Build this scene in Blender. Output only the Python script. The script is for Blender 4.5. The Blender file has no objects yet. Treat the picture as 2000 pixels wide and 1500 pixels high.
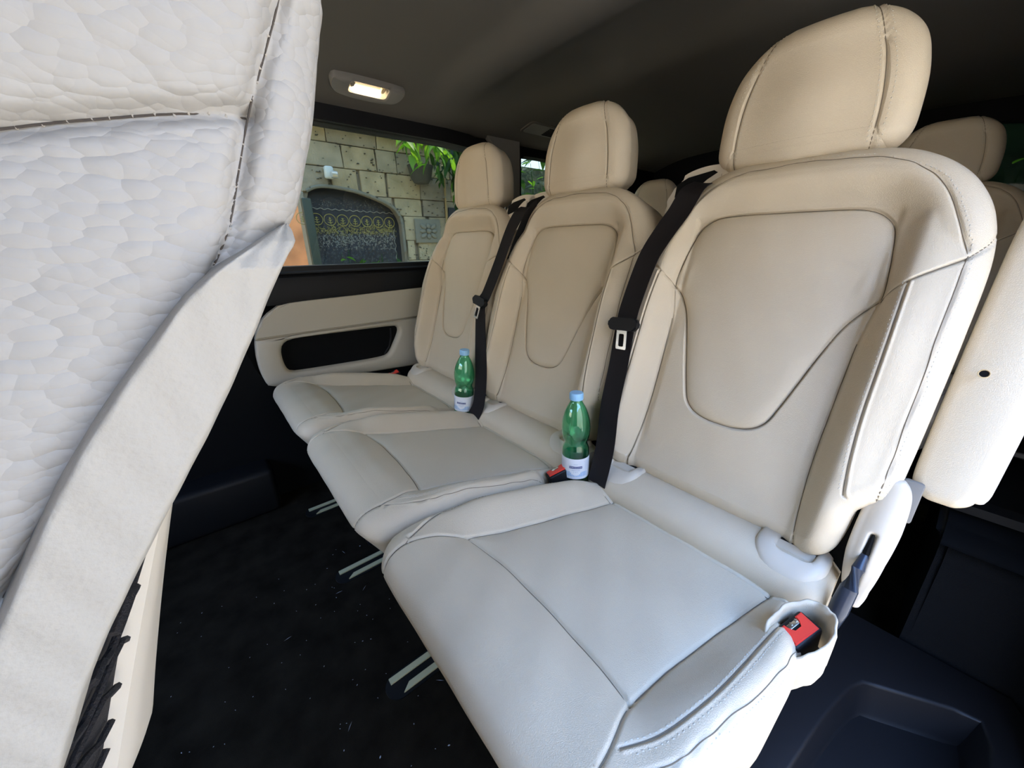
import bpy, bmesh, math, random
import numpy as np
from mathutils import Vector, Matrix
random.seed(7); rng = np.random.default_rng(7)
S = bpy.context.scene; COL = S.collection

# ------------------------------------------------------------------ camera
YAW, PITCH, ROLL, FPX = math.radians(39.3), math.radians(20.2), math.radians(-0.6), 735.0
CAM = np.array([0.0, 0.0, 0.95])
_d = np.array([-math.cos(YAW)*math.cos(PITCH), math.sin(YAW)*math.cos(PITCH), -math.sin(PITCH)])
_r = np.cross(_d, [0, 0, 1.0]); _r /= np.linalg.norm(_r); _u = np.cross(_r, _d)
_c, _s = math.cos(ROLL), math.sin(ROLL)
RM = np.array([_c*_r+_s*_u, -_s*_r+_c*_u, -_d]).T
cam = bpy.data.objects.new('camera', bpy.data.cameras.new('camera')); COL.objects.link(cam)
m4 = Matrix.Identity(4)
for i in range(3):
    for j in range(3): m4[i][j] = RM[i, j]
m4.translation = Vector(CAM)
cam.matrix_world = m4
cam.data.sensor_width = 36; cam.data.lens = 36*FPX/2000; cam.data.clip_start = 0.01
S.camera = cam

# ------------------------------------------------------------------ light
w = bpy.data.worlds.new('world'); S.world = w; w.use_nodes = True
nt = w.node_tree; nt.nodes.clear()
out = nt.nodes.new('ShaderNodeOutputWorld'); bg = nt.nodes.new('ShaderNodeBackground')
tc = nt.nodes.new('ShaderNodeTexCoord'); sp = nt.nodes.new('ShaderNodeSeparateXYZ'); cr = nt.nodes.new('ShaderNodeValToRGB')
cr.color_ramp.elements[0].position = 0.0; cr.color_ramp.elements[0].color = (0.47, 0.61, 0.86, 1)
cr.color_ramp.elements[1].position = 0.8; cr.color_ramp.elements[1].color = (0.26, 0.47, 1.0, 1)
nt.links.new(tc.outputs['Generated'], sp.inputs[0]); nt.links.new(sp.outputs['Z'], cr.inputs[0])
nt.links.new(cr.outputs[0], bg.inputs[0]); nt.links.new(bg.outputs[0], out.inputs[0])
bg.inputs['Strength'].default_value = 7.0

def area(name, loc, rot, sx, sy, power, col, portal=False, spread=180):
    l = bpy.data.lights.new(name, 'AREA'); l.shape = 'RECTANGLE'; l.size = sx; l.size_y = sy
    l.energy = power; l.color = col
    if portal: l.cycles.is_portal = True
    l.spread = math.radians(spread)
    o = bpy.data.objects.new(name, l); o.location = loc; o.rotation_euler = rot; COL.objects.link(o); return o
sun = bpy.data.lights.new('sun', 'SUN'); sun.energy = 10.5; sun.angle = math.radians(1.0); sun.color = (1, .93, .80)
so = bpy.data.objects.new('sun', sun); COL.objects.link(so)
so.rotation_euler = Vector((-.10, .50, .86)).to_track_quat('Z', 'Y').to_euler()      # high, from behind the van; it lights the paving
area('door_portal', (0.40, .33, 0.80), (0, math.radians(90), 0), 1.6, .98, 1, (1, 1, 1), True)
area('windshield_portal', (-0.70, -1.45, 1.15), (math.radians(90), 0, 0), 1.5, 0.6, 1, (1, 1, 1), True)

S.view_settings.view_transform = 'Standard'; S.view_settings.look = 'None'
S.view_settings.exposure = 0.82; S.view_settings.gamma = 1.0; S.view_settings.use_curve_mapping = False
try:
    S.cycles.max_bounces = 10; S.cycles.transmission_bounces = 10; S.cycles.transparent_max_bounces = 12; S.cycles.use_denoising = True
    S.cycles.caustics_refractive = True; S.cycles.sample_clamp_indirect = 6
except Exception: pass

# ------------------------------------------------------------------ materials
MATS = {}
def mat(name, col, rough=.5, metal=0., bump=None, trans=0., ior=1.45, emit=None, spec=.5, alpha=None, var=None, coat=0, sheen=0):
    if name in MATS: return MATS[name]
    m = bpy.data.materials.new(name); m.use_nodes = True; t = m.node_tree; b = t.nodes['Principled BSDF']
    b.inputs['Base Color'].default_value = (*col, 1); b.inputs['Roughness'].default_value = rough
    b.inputs['Metallic'].default_value = metal; b.inputs['Transmission Weight'].default_value = trans
    b.inputs['IOR'].default_value = ior; b.inputs['Specular IOR Level'].default_value = spec
    b.inputs['Coat Weight'].default_value = coat; b.inputs['Sheen Weight'].default_value = sheen
    if emit: b.inputs['Emission Color'].default_value = (*emit[0], 1); b.inputs['Emission Strength'].default_value = emit[1]
    c = t.nodes.new('ShaderNodeTexCoord')
    if var:                                   # colour variation (scale, amount)
        n = t.nodes.new('ShaderNodeTexNoise'); n.inputs['Scale'].default_value = var[0]; n.inputs['Detail'].default_value = 6
        r = t.nodes.new('ShaderNodeValToRGB')
        a = var[1]; r.color_ramp.elements[0].color = (*[max(0, x*(1-a)) for x in col], 1); r.color_ramp.elements[1].color = (*[min(1, x*(1+a)) for x in col], 1)
        r.color_ramp.elements[0].position = .3; r.color_ramp.elements[1].position = .7
        t.links.new(c.outputs['Object'], n.inputs['Vector']); t.links.new(n.outputs['Fac'], r.inputs[0]); t.links.new(r.outputs[0], b.inputs['Base Color'])
    if bump:
        kind, sc, st, dist = bump
        bp = t.nodes.new('ShaderNodeBump'); bp.inputs['Strength'].default_value = st; bp.inputs['Distance'].default_value = dist
        if kind == 'noise':
            n = t.nodes.new('ShaderNodeTexNoise'); n.inputs['Scale'].default_value = sc; n.inputs['Detail'].default_value = 4; o = n.outputs['Fac']
            t.links.new(c.outputs['Object'], n.inputs['Vector'])
        else:                                 # leather: warped cell edges plus fine noise
            wn = t.nodes.new('ShaderNodeTexNoise'); wn.inputs['Scale'].default_value = sc*.35; wn.inputs['Detail'].default_value = 3
            mp = t.nodes.new('ShaderNodeMapping')
            if kind == 'hide': mp.inputs['Scale'].default_value = (1, .6, 1.15)
            mx = t.nodes.new('ShaderNodeVectorMath'); mx.operation = 'MULTIPLY_ADD'
            mx.inputs[1].default_value = (.7/sc,)*3
            t.links.new(c.outputs['Object'], wn.inputs['Vector']); t.links.new(wn.outputs['Color'], mx.inputs[0]); t.links.new(c.outputs['Object'], mx.inputs[2])
            t.links.new(mx.outputs[0], mp.inputs[0])
            v = t.nodes.new('ShaderNodeTexVoronoi'); v.feature = 'DISTANCE_TO_EDGE'; v.inputs['Scale'].default_value = sc
            t.links.new(mp.outputs[0], v.inputs['Vector'])
            rr = t.nodes.new('ShaderNodeMapRange'); rr.inputs['From Max'].default_value = .40 if kind == 'hide' else .22; rr.interpolation_type = 'SMOOTHSTEP'
            t.links.new(v.outputs['Distance'], rr.inputs['Value'])
            o = rr.outputs[0]
            if kind == 'hide':
                v.feature = 'F1'; sq = t.nodes.new('ShaderNodeMath'); sq.operation = 'POWER'; sq.inputs[1].default_value = 2.0
                ng = t.nodes.new('ShaderNodeMath'); ng.operation = 'MULTIPLY'; ng.inputs[1].default_value = -1.6
                t.links.new(v.outputs['Distance'], sq.inputs[0]); t.links.new(sq.outputs[0], ng.inputs[0]); o = ng.outputs[0]
            if kind == 'hide':
                n2 = t.nodes.new('ShaderNodeTexNoise'); n2.inputs['Scale'].default_value = sc*.45; n2.inputs['Detail'].default_value = 3
                t.links.new(mp.outputs[0], n2.inputs['Vector'])
                ad = t.nodes.new('ShaderNodeMath'); ad.operation = 'MULTIPLY_ADD'; ad.inputs[1].default_value = .35
                t.links.new(n2.outputs['Fac'], ad.inputs[0]); t.links.new(o, ad.inputs[2]); o = ad.outputs[0]
        t.links.new(o, bp.inputs['Height']); t.links.new(bp.outputs[0], b.inputs['Normal'])
    MATS[name] = m; return m
LEA = (0.625, 0.525, 0.375)
M_lea = mat('cream_leather', LEA, .46, bump=('leather', 520, .30, .0007), spec=.45, var=(6, .03))
M_hide = mat('coarse_cream_leather_shaded', (0.355, 0.325, 0.28), .5, bump=('hide', 300, .60, .0007), spec=.4, var=(9, .03))  # base colour darkened to stand in for shade on the front seat
M_hide2 = mat('grained_cream_vinyl_shaded', (0.36, 0.325, 0.265), .55, bump=('noise', 420, .35, .0012), spec=.4)  # front seat shade put into this base colour too
M_thread = mat('cream_thread', (.62, .56, .45), .7)
M_threadd = mat('grey_thread', (.40, .35, .28), .8)
M_seam = mat('brown_seam_thread', (.20, .16, .11), .9)
M_seamd = mat('dark_seam_shadow', (.07, .055, .042), .95)  # near-black colour stands for the shadow in the front seat seams
M_plc = mat('cream_plastic', (.60, .53, .42), .42, bump=('noise', 900, .08, .0004))
M_door = mat('cream_door_vinyl', (.52, .47, .36), .6, bump=('noise', 700, .15, .0005))
M_blk = mat('black_plastic', (.007, .007, .0075), .5, bump=('noise', 700, .15, .0004), spec=.3)
M_blkm = mat('matte_black_trim', (.004, .004, .004), .75, bump=('noise', 500, .3, .0006), spec=.15)
M_sill = mat('dark_sill_plastic', (.030, .040, .052), .45)
M_tray = mat('dark_navy_grained_plastic', (.010, .009, .0095), .45, bump=('noise', 1200, .3, .0004), spec=.35)
M_carp = mat('black_carpet', (.018, .0145, .010), .95, bump=('noise', 900, 1.0, .003), spec=.0, sheen=.0, var=(14, .35))
M_spk = mat('black_felt', (.009, .009, .009), .95, bump=('noise', 600, .8, .002), spec=.1)
M_head = mat('charcoal_headliner', (.125, .113, .095), .95, bump=('noise', 1200, .2, .0005), spec=.1)
M_pil = mat('grey_pillar_trim', (.19, .175, .15), .8, bump=('noise', 900, .1, .0005))
M_web = mat('black_belt_webbing', (.013, .011, .011), .7, bump=('noise', 1500, .5, .0005), spec=.2)
M_chr = mat('steel', (.75, .75, .70), .25, 1.0)
M_alu = mat('pale_rail_metal', (.50, .47, .28), .5, .0)
M_red = mat('red_button', (.80, .055, .035), .38)
M_mesh = mat('black_net', (.015, .012, .011), .9, bump=('noise', 1100, 1.0, .002))
M_lampe = mat('lit_lamp_lens', (1, .9, .7), .4, emit=((1, .80, .50), 22.0))
M_amber = mat('amber_lamp_well', (.60, .45, .25), .35)
M_cap = mat('pale_blue_cap', (.33, .62, .90), .4)
M_grn = mat('green_bottle_plastic', (.42, .93, .68), .02, trans=1., ior=1.38, spec=.8, coat=.8)
M_wat = mat('water', (.93, .99, .97), .0, trans=1., ior=1.33)
M_lab = mat('white_label', (.80, .82, .84), .5)
M_nav = mat('navy_print', (.03, .05, .20), .5)
M_lbl = mat('light_blue_print', (.16, .42, .72), .5)
M_gry = mat('grey_print', (.40, .45, .55), .5)
M_blue = mat('slate_blue_lever_plastic', (.020, .028, .045), .3)
def glass(name, tint, gloss=.06):
    m = bpy.data.materials.new(name); m.use_nodes = True; t = m.node_tree; t.nodes.clear()
    o = t.nodes.new('ShaderNodeOutputMaterial'); mx = t.nodes.new('ShaderNodeMixShader')
    tr = t.nodes.new('ShaderNodeBsdfTransparent'); tr.inputs[0].default_value = (*tint, 1)
    gl = t.nodes.new('ShaderNodeBsdfGlossy'); gl.inputs['Roughness'].default_value = .02
    lw = t.nodes.new('ShaderNodeLayerWeight'); lw.inputs['Blend'].default_value = .35
    mm = t.nodes.new('ShaderNodeMath'); mm.operation = 'MULTIPLY'; mm.inputs[1].default_value = gloss*4
    t.links.new(lw.outputs['Fresnel'], mm.inputs[0]); t.links.new(mm.outputs[0], mx.inputs[0])
    t.links.new(tr.outputs[0], mx.inputs[1]); t.links.new(gl.outputs[0], mx.inputs[2]); t.links.new(mx.outputs[0], o.inputs[0]); return m
M_gls = glass('tinted_glass', (.47, .47, .39))

# ------------------------------------------------------------------ helpers
def link(name, me, m, parent=None, smooth=True, kind=None, label=None):
    o = bpy.data.objects.new(name, me); COL.objects.link(o)
    if m is not None: me.materials.append(m)
    if smooth: me.polygons.foreach_set('use_smooth', [True]*len(me.polygons))
    if parent is not None: o.parent = parent
    if kind: o['kind'] = kind
    if label: o['label'] = label
    me.update(); return o
def mesh(name, vs, fs, m, parent=None, smooth=True, kind=None, label=None, sharp=None):
    me = bpy.data.meshes.new(name); me.from_pydata([tuple(map(float, v)) for v in vs], [], [tuple(map(int, f)) for f in fs]); me.validate()
    o = link(name, me, m, parent, smooth, kind, label)
    if sharp: me.set_sharp_from_angle(angle=math.radians(sharp))
    return o
def frombm(name, bm, m, parent=None, smooth=True, kind=None, label=None, sharp=35):
    bmesh.ops.recalc_face_normals(bm, faces=bm.faces[:])
    me = bpy.data.meshes.new(name); bm.to_mesh(me); bm.free()
    o = link(name, me, m, parent, smooth, kind, label)
    if smooth and sharp: me.set_sharp_from_angle(angle=math.radians(sharp))
    return o
def thing(name, label, cat, loc=(0, 0, 0), group=None, rot=(0, 0, 0)):
    o = bpy.data.objects.new(name, None); COL.objects.link(o); o.location = loc; o.rotation_euler = rot
    o.empty_display_size = .05; o['label'] = label; o['category'] = cat
    if group: o['group'] = group
    return o
def tag(o, label, cat, group=None, kind=None):
    o['label'] = label; o['category'] = cat
    if group: o['group'] = group
    if kind: o['kind'] = kind
    return o
def box(bm, c, s, bev=0, seg=2, rot=None):
    g = bmesh.ops.create_cube(bm, size=1.0); vs = g['verts']
    bmesh.ops.scale(bm, vec=s, verts=vs)
    if bev:
        es = list({e for v in vs for e in v.link_edges})
        r = bmesh.ops.bevel(bm, geom=es, offset=bev, segments=seg, profile=.5, affect='EDGES'); vs = list({v for f in r['faces'] for v in f.verts} | {v for v in vs if v.is_valid})
    if rot is not None: bmesh.ops.rotate(bm, cent=(0, 0, 0), matrix=rot, verts=vs)
    bmesh.ops.translate(bm, vec=c, verts=vs); return vs
def boxo(name, c, s, m, parent=None, bev=.003, rot=None, seg=2, **k):
    bm = bmesh.new(); box(bm, (0, 0, 0) if parent is None and False else c, s, bev, seg, rot); return frombm(name, bm, m, parent, **k)
def tube(bm, pts, r, n=8, caps=True):
    P = [Vector(p) for p in pts]; rings = []
    rs = r if isinstance(r, (list, tuple)) else [r]*len(P)
    for i, p in enumerate(P):
        d = (P[min(i+1, len(P)-1)]-P[max(i-1, 0)]).normalized()
        a = d.cross(Vector((0, 0, 1)) if abs(d.z) < .9 else Vector((1, 0, 0))).normalized(); b = d.cross(a)
        rings.append([bm.verts.new(p+(a*math.cos(2*math.pi*k/n)+b*math.sin(2*math.pi*k/n))*rs[i]) for k in range(n)])
    for A, B in zip(rings, rings[1:]):
        for k in range(n): bm.faces.new((A[k], A[(k+1) % n], B[(k+1) % n], B[k]))
    if caps: bm.faces.new(rings[0][::-1]); bm.faces.new(rings[-1])
def lathe(bm, prof, n=32, caps=(True, True)):
    rings = [[bm.verts.new((r*math.cos(2*math.pi*k/n), r*math.sin(2*math.pi*k/n), z)) for k in range(n)] for r, z in prof]
    for A, B in zip(rings, rings[1:]):
        for k in range(n): bm.faces.new((A[k], A[(k+1) % n], B[(k+1) % n], B[k]))
    if caps[0]: bm.faces.new(rings[0][::-1])
    if caps[1]: bm.faces.new(rings[-1])
def prism(bm, poly, mapf, d0, d1):
    a = [bm.verts.new(mapf(x, y, d0)) for x, y in poly]; b = [bm.verts.new(mapf(x, y, d1)) for x, y in poly]
    bm.faces.new(a[::-1]); bm.faces.new(b); n = len(poly)
    for i in range(n): bm.faces.new((a[i], a[(i+1) % n], b[(i+1) % n], b[i]))
def rrect(cx, cy, w, h, r, n=6):
    pts = []
    for sx, sy, a0 in ((1, 1, 0), (-1, 1, 90), (-1, -1, 180), (1, -1, 270)):
        for k in range(n+1):
            a = math.radians(a0+90*k/n); pts.append((cx+sx*(w/2-r)+r*math.cos(a), cy+sy*(h/2-r)+r*math.sin(a)))
    return pts
def spline(pts, step=.006, closed=False):
    """Catmull-Rom resampling of a 2-D or 3-D polyline."""
    P = np.array(pts, float); n = len(P); out = []
    idx = (lambda i: i % n) if closed else (lambda i: min(max(i, 0), n-1))
    for i in range(n if closed else n-1):
        p0, p1, p2, p3 = P[idx(i-1)], P[idx(i)], P[idx(i+1)], P[idx(i+2)]
        k = max(2, int(np.linalg.norm(p2-p1)/step)+1)
        for t in np.linspace(0, 1, k, endpoint=False):
            out.append(.5*((2*p1)+(-p0+p2)*t+(2*p0-5*p1+4*p2-p3)*t*t+(-p0+3*p1-3*p2+p3)*t**3))
    if not closed: out.append(P[-1])
    return np.array(out)
def mir(pts): return [(-x, y) for x, y in pts]
def segdist(X, Y, line):
    P = np.stack([X.ravel(), Y.ravel()], 1); best = np.full(len(P), 1e9)
    for a, b in zip(line[:-1], line[1:]):
        d = b-a; L = d@d
        if L < 1e-14: continue
        t = np.clip(((P-a)@d)/L, 0, 1); q = P-a-t[:, None]*d; best = np.minimum(best, (q*q).sum(1))
    return np.sqrt(best).reshape(X.shape)
def inpoly(X, Y, poly):
    r = np.zeros(X.shape, bool); n = len(poly); j = n-1
    for i in range(n):
        xi, yi = poly[i]; xj, yj = poly[j]
        if yi != yj:
            r ^= ((yi > Y) != (yj > Y)) & (X < (xj-xi)*(Y-yi)/(yj-yi)+xi)
        j = i
    return r
def sst(x, a, b):
    t = np.clip((x-a)/(b-a), 0, 1); return t*t*(3-2*t)
def blur(H, n=1):
    for _ in range(n):
        G = np.pad(H, 1, mode='edge'); H = (G[1:-1, :-2]+2*G[1:-1, 1:-1]+G[1:-1, 2:])/4
        G = np.pad(H, 1, mode='edge'); H = (G[:-2, 1:-1]+2*G[1:-1, 1:-1]+G[2:, 1:-1])/4
    return H

class Pillow:
    """Upholstered body: a relief grid over a rounded outline, rolled over into a side wall and closed at the back."""
    def __init__(s, frame, outline, hfun, seams, r, depth, nu=200, nv=240, vs=None, backr=.02, center=None, shrink=0, taper=0., rx=1.0, ty=0., ease=14):
        s.frame = frame
        ov = np.array([o[0] for o in outline]); L = np.array([o[1] for o in outline]); Rr = np.array([o[2] if len(o) > 2 else o[1] for o in outline])
        # v sampling follows outline arc length so rounded ends stay smooth
        arc = np.concatenate([[0], np.cumsum(np.hypot(np.diff(ov), np.maximum(np.abs(np.diff(L)), np.abs(np.diff(Rr)))))])
        sm = spline(np.stack([ov, L, Rr], 1), step=.003)
        arc = np.concatenate([[0], np.cumsum(np.hypot(np.diff(sm[:, 0]), np.diff(sm[:, 1])))])
        q = np.linspace(0, arc[-1], nv); v = np.interp(q, arc, sm[:, 0]); Wl = np.interp(q, arc, sm[:, 1]); Wr = np.interp(q, arc, sm[:, 2])
        t = np.linspace(-1, 1, nu)
        U = np.where(t[None, :] < 0, t[None, :]*Wl[:, None], t[None, :]*Wr[:, None]); V = np.repeat(v[:, None], nu, 1)
        if center is not None: U = U+center(V)
        H = hfun(U, V)
        loop = [(0, j) for j in range(nu)]+[(i, nu-1) for i in range(1, nv)]+[(nv-1, j) for j in range(nu-2, -1, -1)]+[(i, 0) for i in range(nv-2, 0, -1)]
        li = np.array(loop); bp = np.stack([U[li[:, 0], li[:, 1]], V[li[:, 0], li[:, 1]]], 1); bh = H[li[:, 0], li[:, 1]]
        tg = np.roll(bp, -3, 0)-np.roll(bp, 3, 0); nn = np.stack([tg[:, 1], -tg[:, 0]], 1); nn /= np.linalg.norm(nn, axis=1)[:, None]+1e-12
        for _ in range(6):
            nn = (np.roll(nn, 1, 0)+nn+np.roll(nn, -1, 0)); nn /= np.linalg.norm(nn, axis=1)[:, None]+1e-12
        sc = np.hypot(rx*nn[:, 0], nn[:, 1])[:, None]   # narrower roll at the sides than at the front
        prof = []
        for k in range(1, 11):
            a = math.pi/2*k/10; prof.append((r*math.sin(a), -r*(1-math.cos(a)), math.sin(a), math.cos(a), r*a))
        st = depth-r-backr
        for k in range(1, 9): prof.append((r-taper*k/8, -r-st*k/8, 1, 0, r*math.pi/2+st*k/8))
        for k in range(1, 5):
            a = math.pi/2*k/4; prof.append((r-taper-backr*(1-math.cos(a)), -r-st-backr*math.sin(a), math.cos(a), -math.sin(a), r*math.pi/2+st+backr*a))
        uu, vv, pu, pv, ph, nu_, nh = [U.ravel()], [V.ravel()], [U.ravel()], [V.ravel()], [H.ravel()], [np.zeros((U.size, 2))], [np.ones(U.size)]
        for ox, oz, sn, cs, ar in prof:
            f = sst(np.array(-oz/depth), 0, 1)
            uu.append(bp[:, 0]+nn[:, 0]*ar); vv.append(bp[:, 1]+nn[:, 1]*ar)
            ax_ = ox*sc[:, 0]-ty*np.clip(nn[:, 1], 0, 1)*np.clip((-oz-r)/depth, 0, 1)
            pu.append(bp[:, 0]+nn[:, 0]*ax_); pv.append(bp[:, 1]+nn[:, 1]*ax_); ph.append(bh*(1-f)+oz)
            nu_.append(nn*sn); nh.append(np.full(len(bp), cs))
        s.uu = np.concatenate(uu); s.vv = np.concatenate(vv)
        P = np.stack([np.concatenate(pu), np.concatenate(pv), np.concatenate(ph)], 1); NN = np.concatenate([np.concatenate(nu_), np.concatenate(nh)[:, None]], 1)
        a = np.arange(U.size).reshape(nv, nu); n = len(bp)
        F = np.stack([a[:-1, :-1], a[:-1, 1:], a[1:, 1:], a[1:, :-1]], 2).reshape(-1, 4)
        ring = [a[li[:, 0], li[:, 1]]]+[U.size+k*n+np.arange(n) for k in range(len(prof))]
        F = np.concatenate([F]+[np.stack([A, B, np.roll(B, -1), np.roll(A, -1)], 1) for A, B in zip(ring[:8], ring[1:9])])
        mv = np.zeros(len(P), bool); bd = a.copy(); e_ = 7
        mv[a[:e_].ravel()] = True; mv[a[-e_:].ravel()] = True; mv[a[:, :e_].ravel()] = True; mv[a[:, -e_:].ravel()] = True
        for k in range(1, 6): mv[ring[k]] = True
        E = np.concatenate([F[:, [0, 1]], F[:, [1, 2]], F[:, [2, 3]], F[:, [3, 0]]]); keep = mv[E].any(1); E = E[keep]
        for _ in range(ease):                      # ease the join between relief and roll-over
            acc = np.zeros_like(P); cnt = np.zeros(len(P))
            np.add.at(acc, E[:, 0], P[E[:, 1]]); np.add.at(acc, E[:, 1], P[E[:, 0]]); np.add.at(cnt, E[:, 0], 1); np.add.at(cnt, E[:, 1], 1)
            q = mv & (cnt > 0); P[q] += .6*(acc[q]/cnt[q][:, None]-P[q])
        disp = np.zeros(len(P))
        for line, dep, wd in seams:
            ln = spline(line, .006) if len(line) < 40 else line
            lo = ln.min(0)-4*wd; hi = ln.max(0)+4*wd
            k = np.where((s.uu > lo[0]) & (s.uu < hi[0]) & (s.vv > lo[1]) & (s.vv < hi[1]))[0]
            d = segdist(s.uu[k], s.vv[k], ln); disp[k] -= dep*np.exp(-(d/wd)**2)
        P += NN*disp[:, None]
        s.P = P; s.ng = U.size; n = len(bp)
        # faces
        a = np.arange(s.ng).reshape(nv, nu)
        F = np.stack([a[:-1, :-1], a[:-1, 1:], a[1:, 1:], a[1:, :-1]], 2).reshape(-1, 4)
        ring = [a[li[:, 0], li[:, 1]]]+[s.ng+k*n+np.arange(n) for k in range(len(prof))]
        FS = [np.stack([A, B, np.roll(B, -1), np.roll(A, -1)], 1) for A, B in zip(ring, ring[1:])]
        s.F = np.concatenate([F]+FS); s.cap = ring[-1][::-1]
        # approximate normals for stitches
        fn = np.cross(P[s.F[:, 1]]-P[s.F[:, 0]], P[s.F[:, 3]]-P[s.F[:, 0]])
        N = np.zeros_like(P)
        for k in range(4): np.add.at(N, s.F[:, k], fn)
        s.N = N/(np.linalg.norm(N, axis=1)[:, None]+1e-15)
        s.fu = s.uu[s.F].mean(1); s.fv = s.vv[s.F].mean(1); s.isg = np.arange(len(s.F)) < len(F)
    def W(s, P):
        O, A, B, C = s.frame; return O+P[:, :1]*A+P[:, 1:2]*B+P[:, 2:3]*C
    def build(s, name, m, regions, parent, nested=True):
        """regions: list of (part_name, mask over faces). The remainder is the body itself."""
        lab = np.full(len(s.F), -1)
        for i, (nm, mk) in enumerate(regions): lab[(lab < 0) & mk] = i
        WP = s.W(s.P)
        flip = np.dot(np.cross(s.frame[1], s.frame[2]), s.frame[3]) < 0
        def mk(nm, F, par, cap=None):
            if flip:
                F = F[:, ::-1]; cap = cap[::-1] if cap is not None else None
            ids = np.unique(F); 
            if cap is not None: ids = np.unique(np.concatenate([ids, cap]))
            mp = np.full(len(WP), -1); mp[ids] = np.arange(len(ids))
            me = bpy.data.meshes.new(nm); V = WP[ids]; Q = mp[F]
            nf = len(Q); extra = 1 if cap is not None else 0
            me.vertices.add(len(V)); me.vertices.foreach_set('co', V.astype(np.float32).ravel())
            loops = list(Q.ravel()) + (list(mp[cap]) if extra else [])
            me.loops.add(len(loops)); me.loops.foreach_set('vertex_index', np.array(loops, np.int32))
            me.polygons.add(nf+extra)
            me.polygons.foreach_set('loop_start', np.array(list(range(0, 4*nf, 4))+([4*nf] if extra else []), np.int32))
            me.update(calc_edges=True); me.validate()
            o = link(nm, me, m, par, True)
            NW = s.N[ids]; NW = NW[:, :1]*s.frame[1]+NW[:, 1:2]*s.frame[2]+NW[:, 2:3]*s.frame[3]
            me.normals_split_custom_set_from_vertices(NW.astype(np.float32).tolist())
            return o
        body = mk(name, s.F[lab < 0], parent, s.cap)
        for i, (nm, _) in enumerate(regions):
            if (lab == i).any(): mk(nm, s.F[lab == i], body if nested else parent)
        return body
    def seamline(s, lines, parent, m, rad=.00055, lift=.0004, name='seam_line'):
        bm = bmesh.new(); O, A, B, C = s.frame
        for line in lines:
            L = spline(line, .004) if len(line) < 60 else line
            arc = np.concatenate([[0], np.cumsum(np.linalg.norm(np.diff(L, axis=0), axis=1))]); q = np.linspace(0, arc[-1], max(3, int(arc[-1]/.004)))
            X = np.interp(q, arc, L[:, 0]); Y = np.interp(q, arc, L[:, 1]); P = []
            for x, y in zip(X, Y):
                d = (s.uu-x)**2+(s.vv-y)**2; k = np.argpartition(d, 8)[:8]
                if d[k].min() > 3e-5: continue
                w_ = 1/(d[k]+2e-7); P.append((s.P[k]*w_[:, None]).sum(0)/w_.sum()+s.N[k[0]]*lift)
            if len(P) > 2:
                P = np.array(P)
                for _ in range(4): P[1:-1] = (P[:-2]+2*P[1:-1]+P[2:])/4
                tube(bm, [O+p[0]*A+p[1]*B+p[2]*C for p in P], rad, 5)
        return frombm(name, bm, m, parent)
    def stitches(s, lines, parent, m=None, pitch=.0065, ln=.0042, wd=.0009, name='stitching'):
        vs, fs = [], []; O, A, B, C = s.frame
        for line in lines:
            L = spline(line, .004); arc = np.concatenate([[0], np.cumsum(np.linalg.norm(np.diff(L, axis=0), axis=1))])
            q = np.arange(0, arc[-1], pitch); X = np.interp(q, arc, L[:, 0]); Y = np.interp(q, arc, L[:, 1])
            for i in range(len(q)-1):
                k = np.argmin((s.uu-X[i])**2+(s.vv-Y[i])**2); k2 = np.argmin((s.uu-X[i]-(X[i+1]-X[i])*.62)**2+(s.vv-Y[i]-(Y[i+1]-Y[i])*.62)**2)
                if k == k2: continue
                p = s.P[k]; d = s.P[k2]-p; l = np.linalg.norm(d)
                if l < 1e-6 or l > .02: continue
                d = d/l; n = s.N[k]; t = np.cross(n, d)
                c = p+d*ln/2+n*.0003
                q6 = [c-d*ln/2-n*.0006, c+t*wd, c+n*wd, c-t*wd, c+d*ln/2-n*.0006]
                b = len(vs); vs += [O+x[0]*A+x[1]*B+x[2]*C for x in q6]
                fs += [(b, b+1, b+2), (b, b+2, b+3), (b+4, b+2, b+1), (b+4, b+3, b+2)]
        if vs: return mesh(name, vs, fs, m or M_thread, parent, True, 'stuff')

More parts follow.
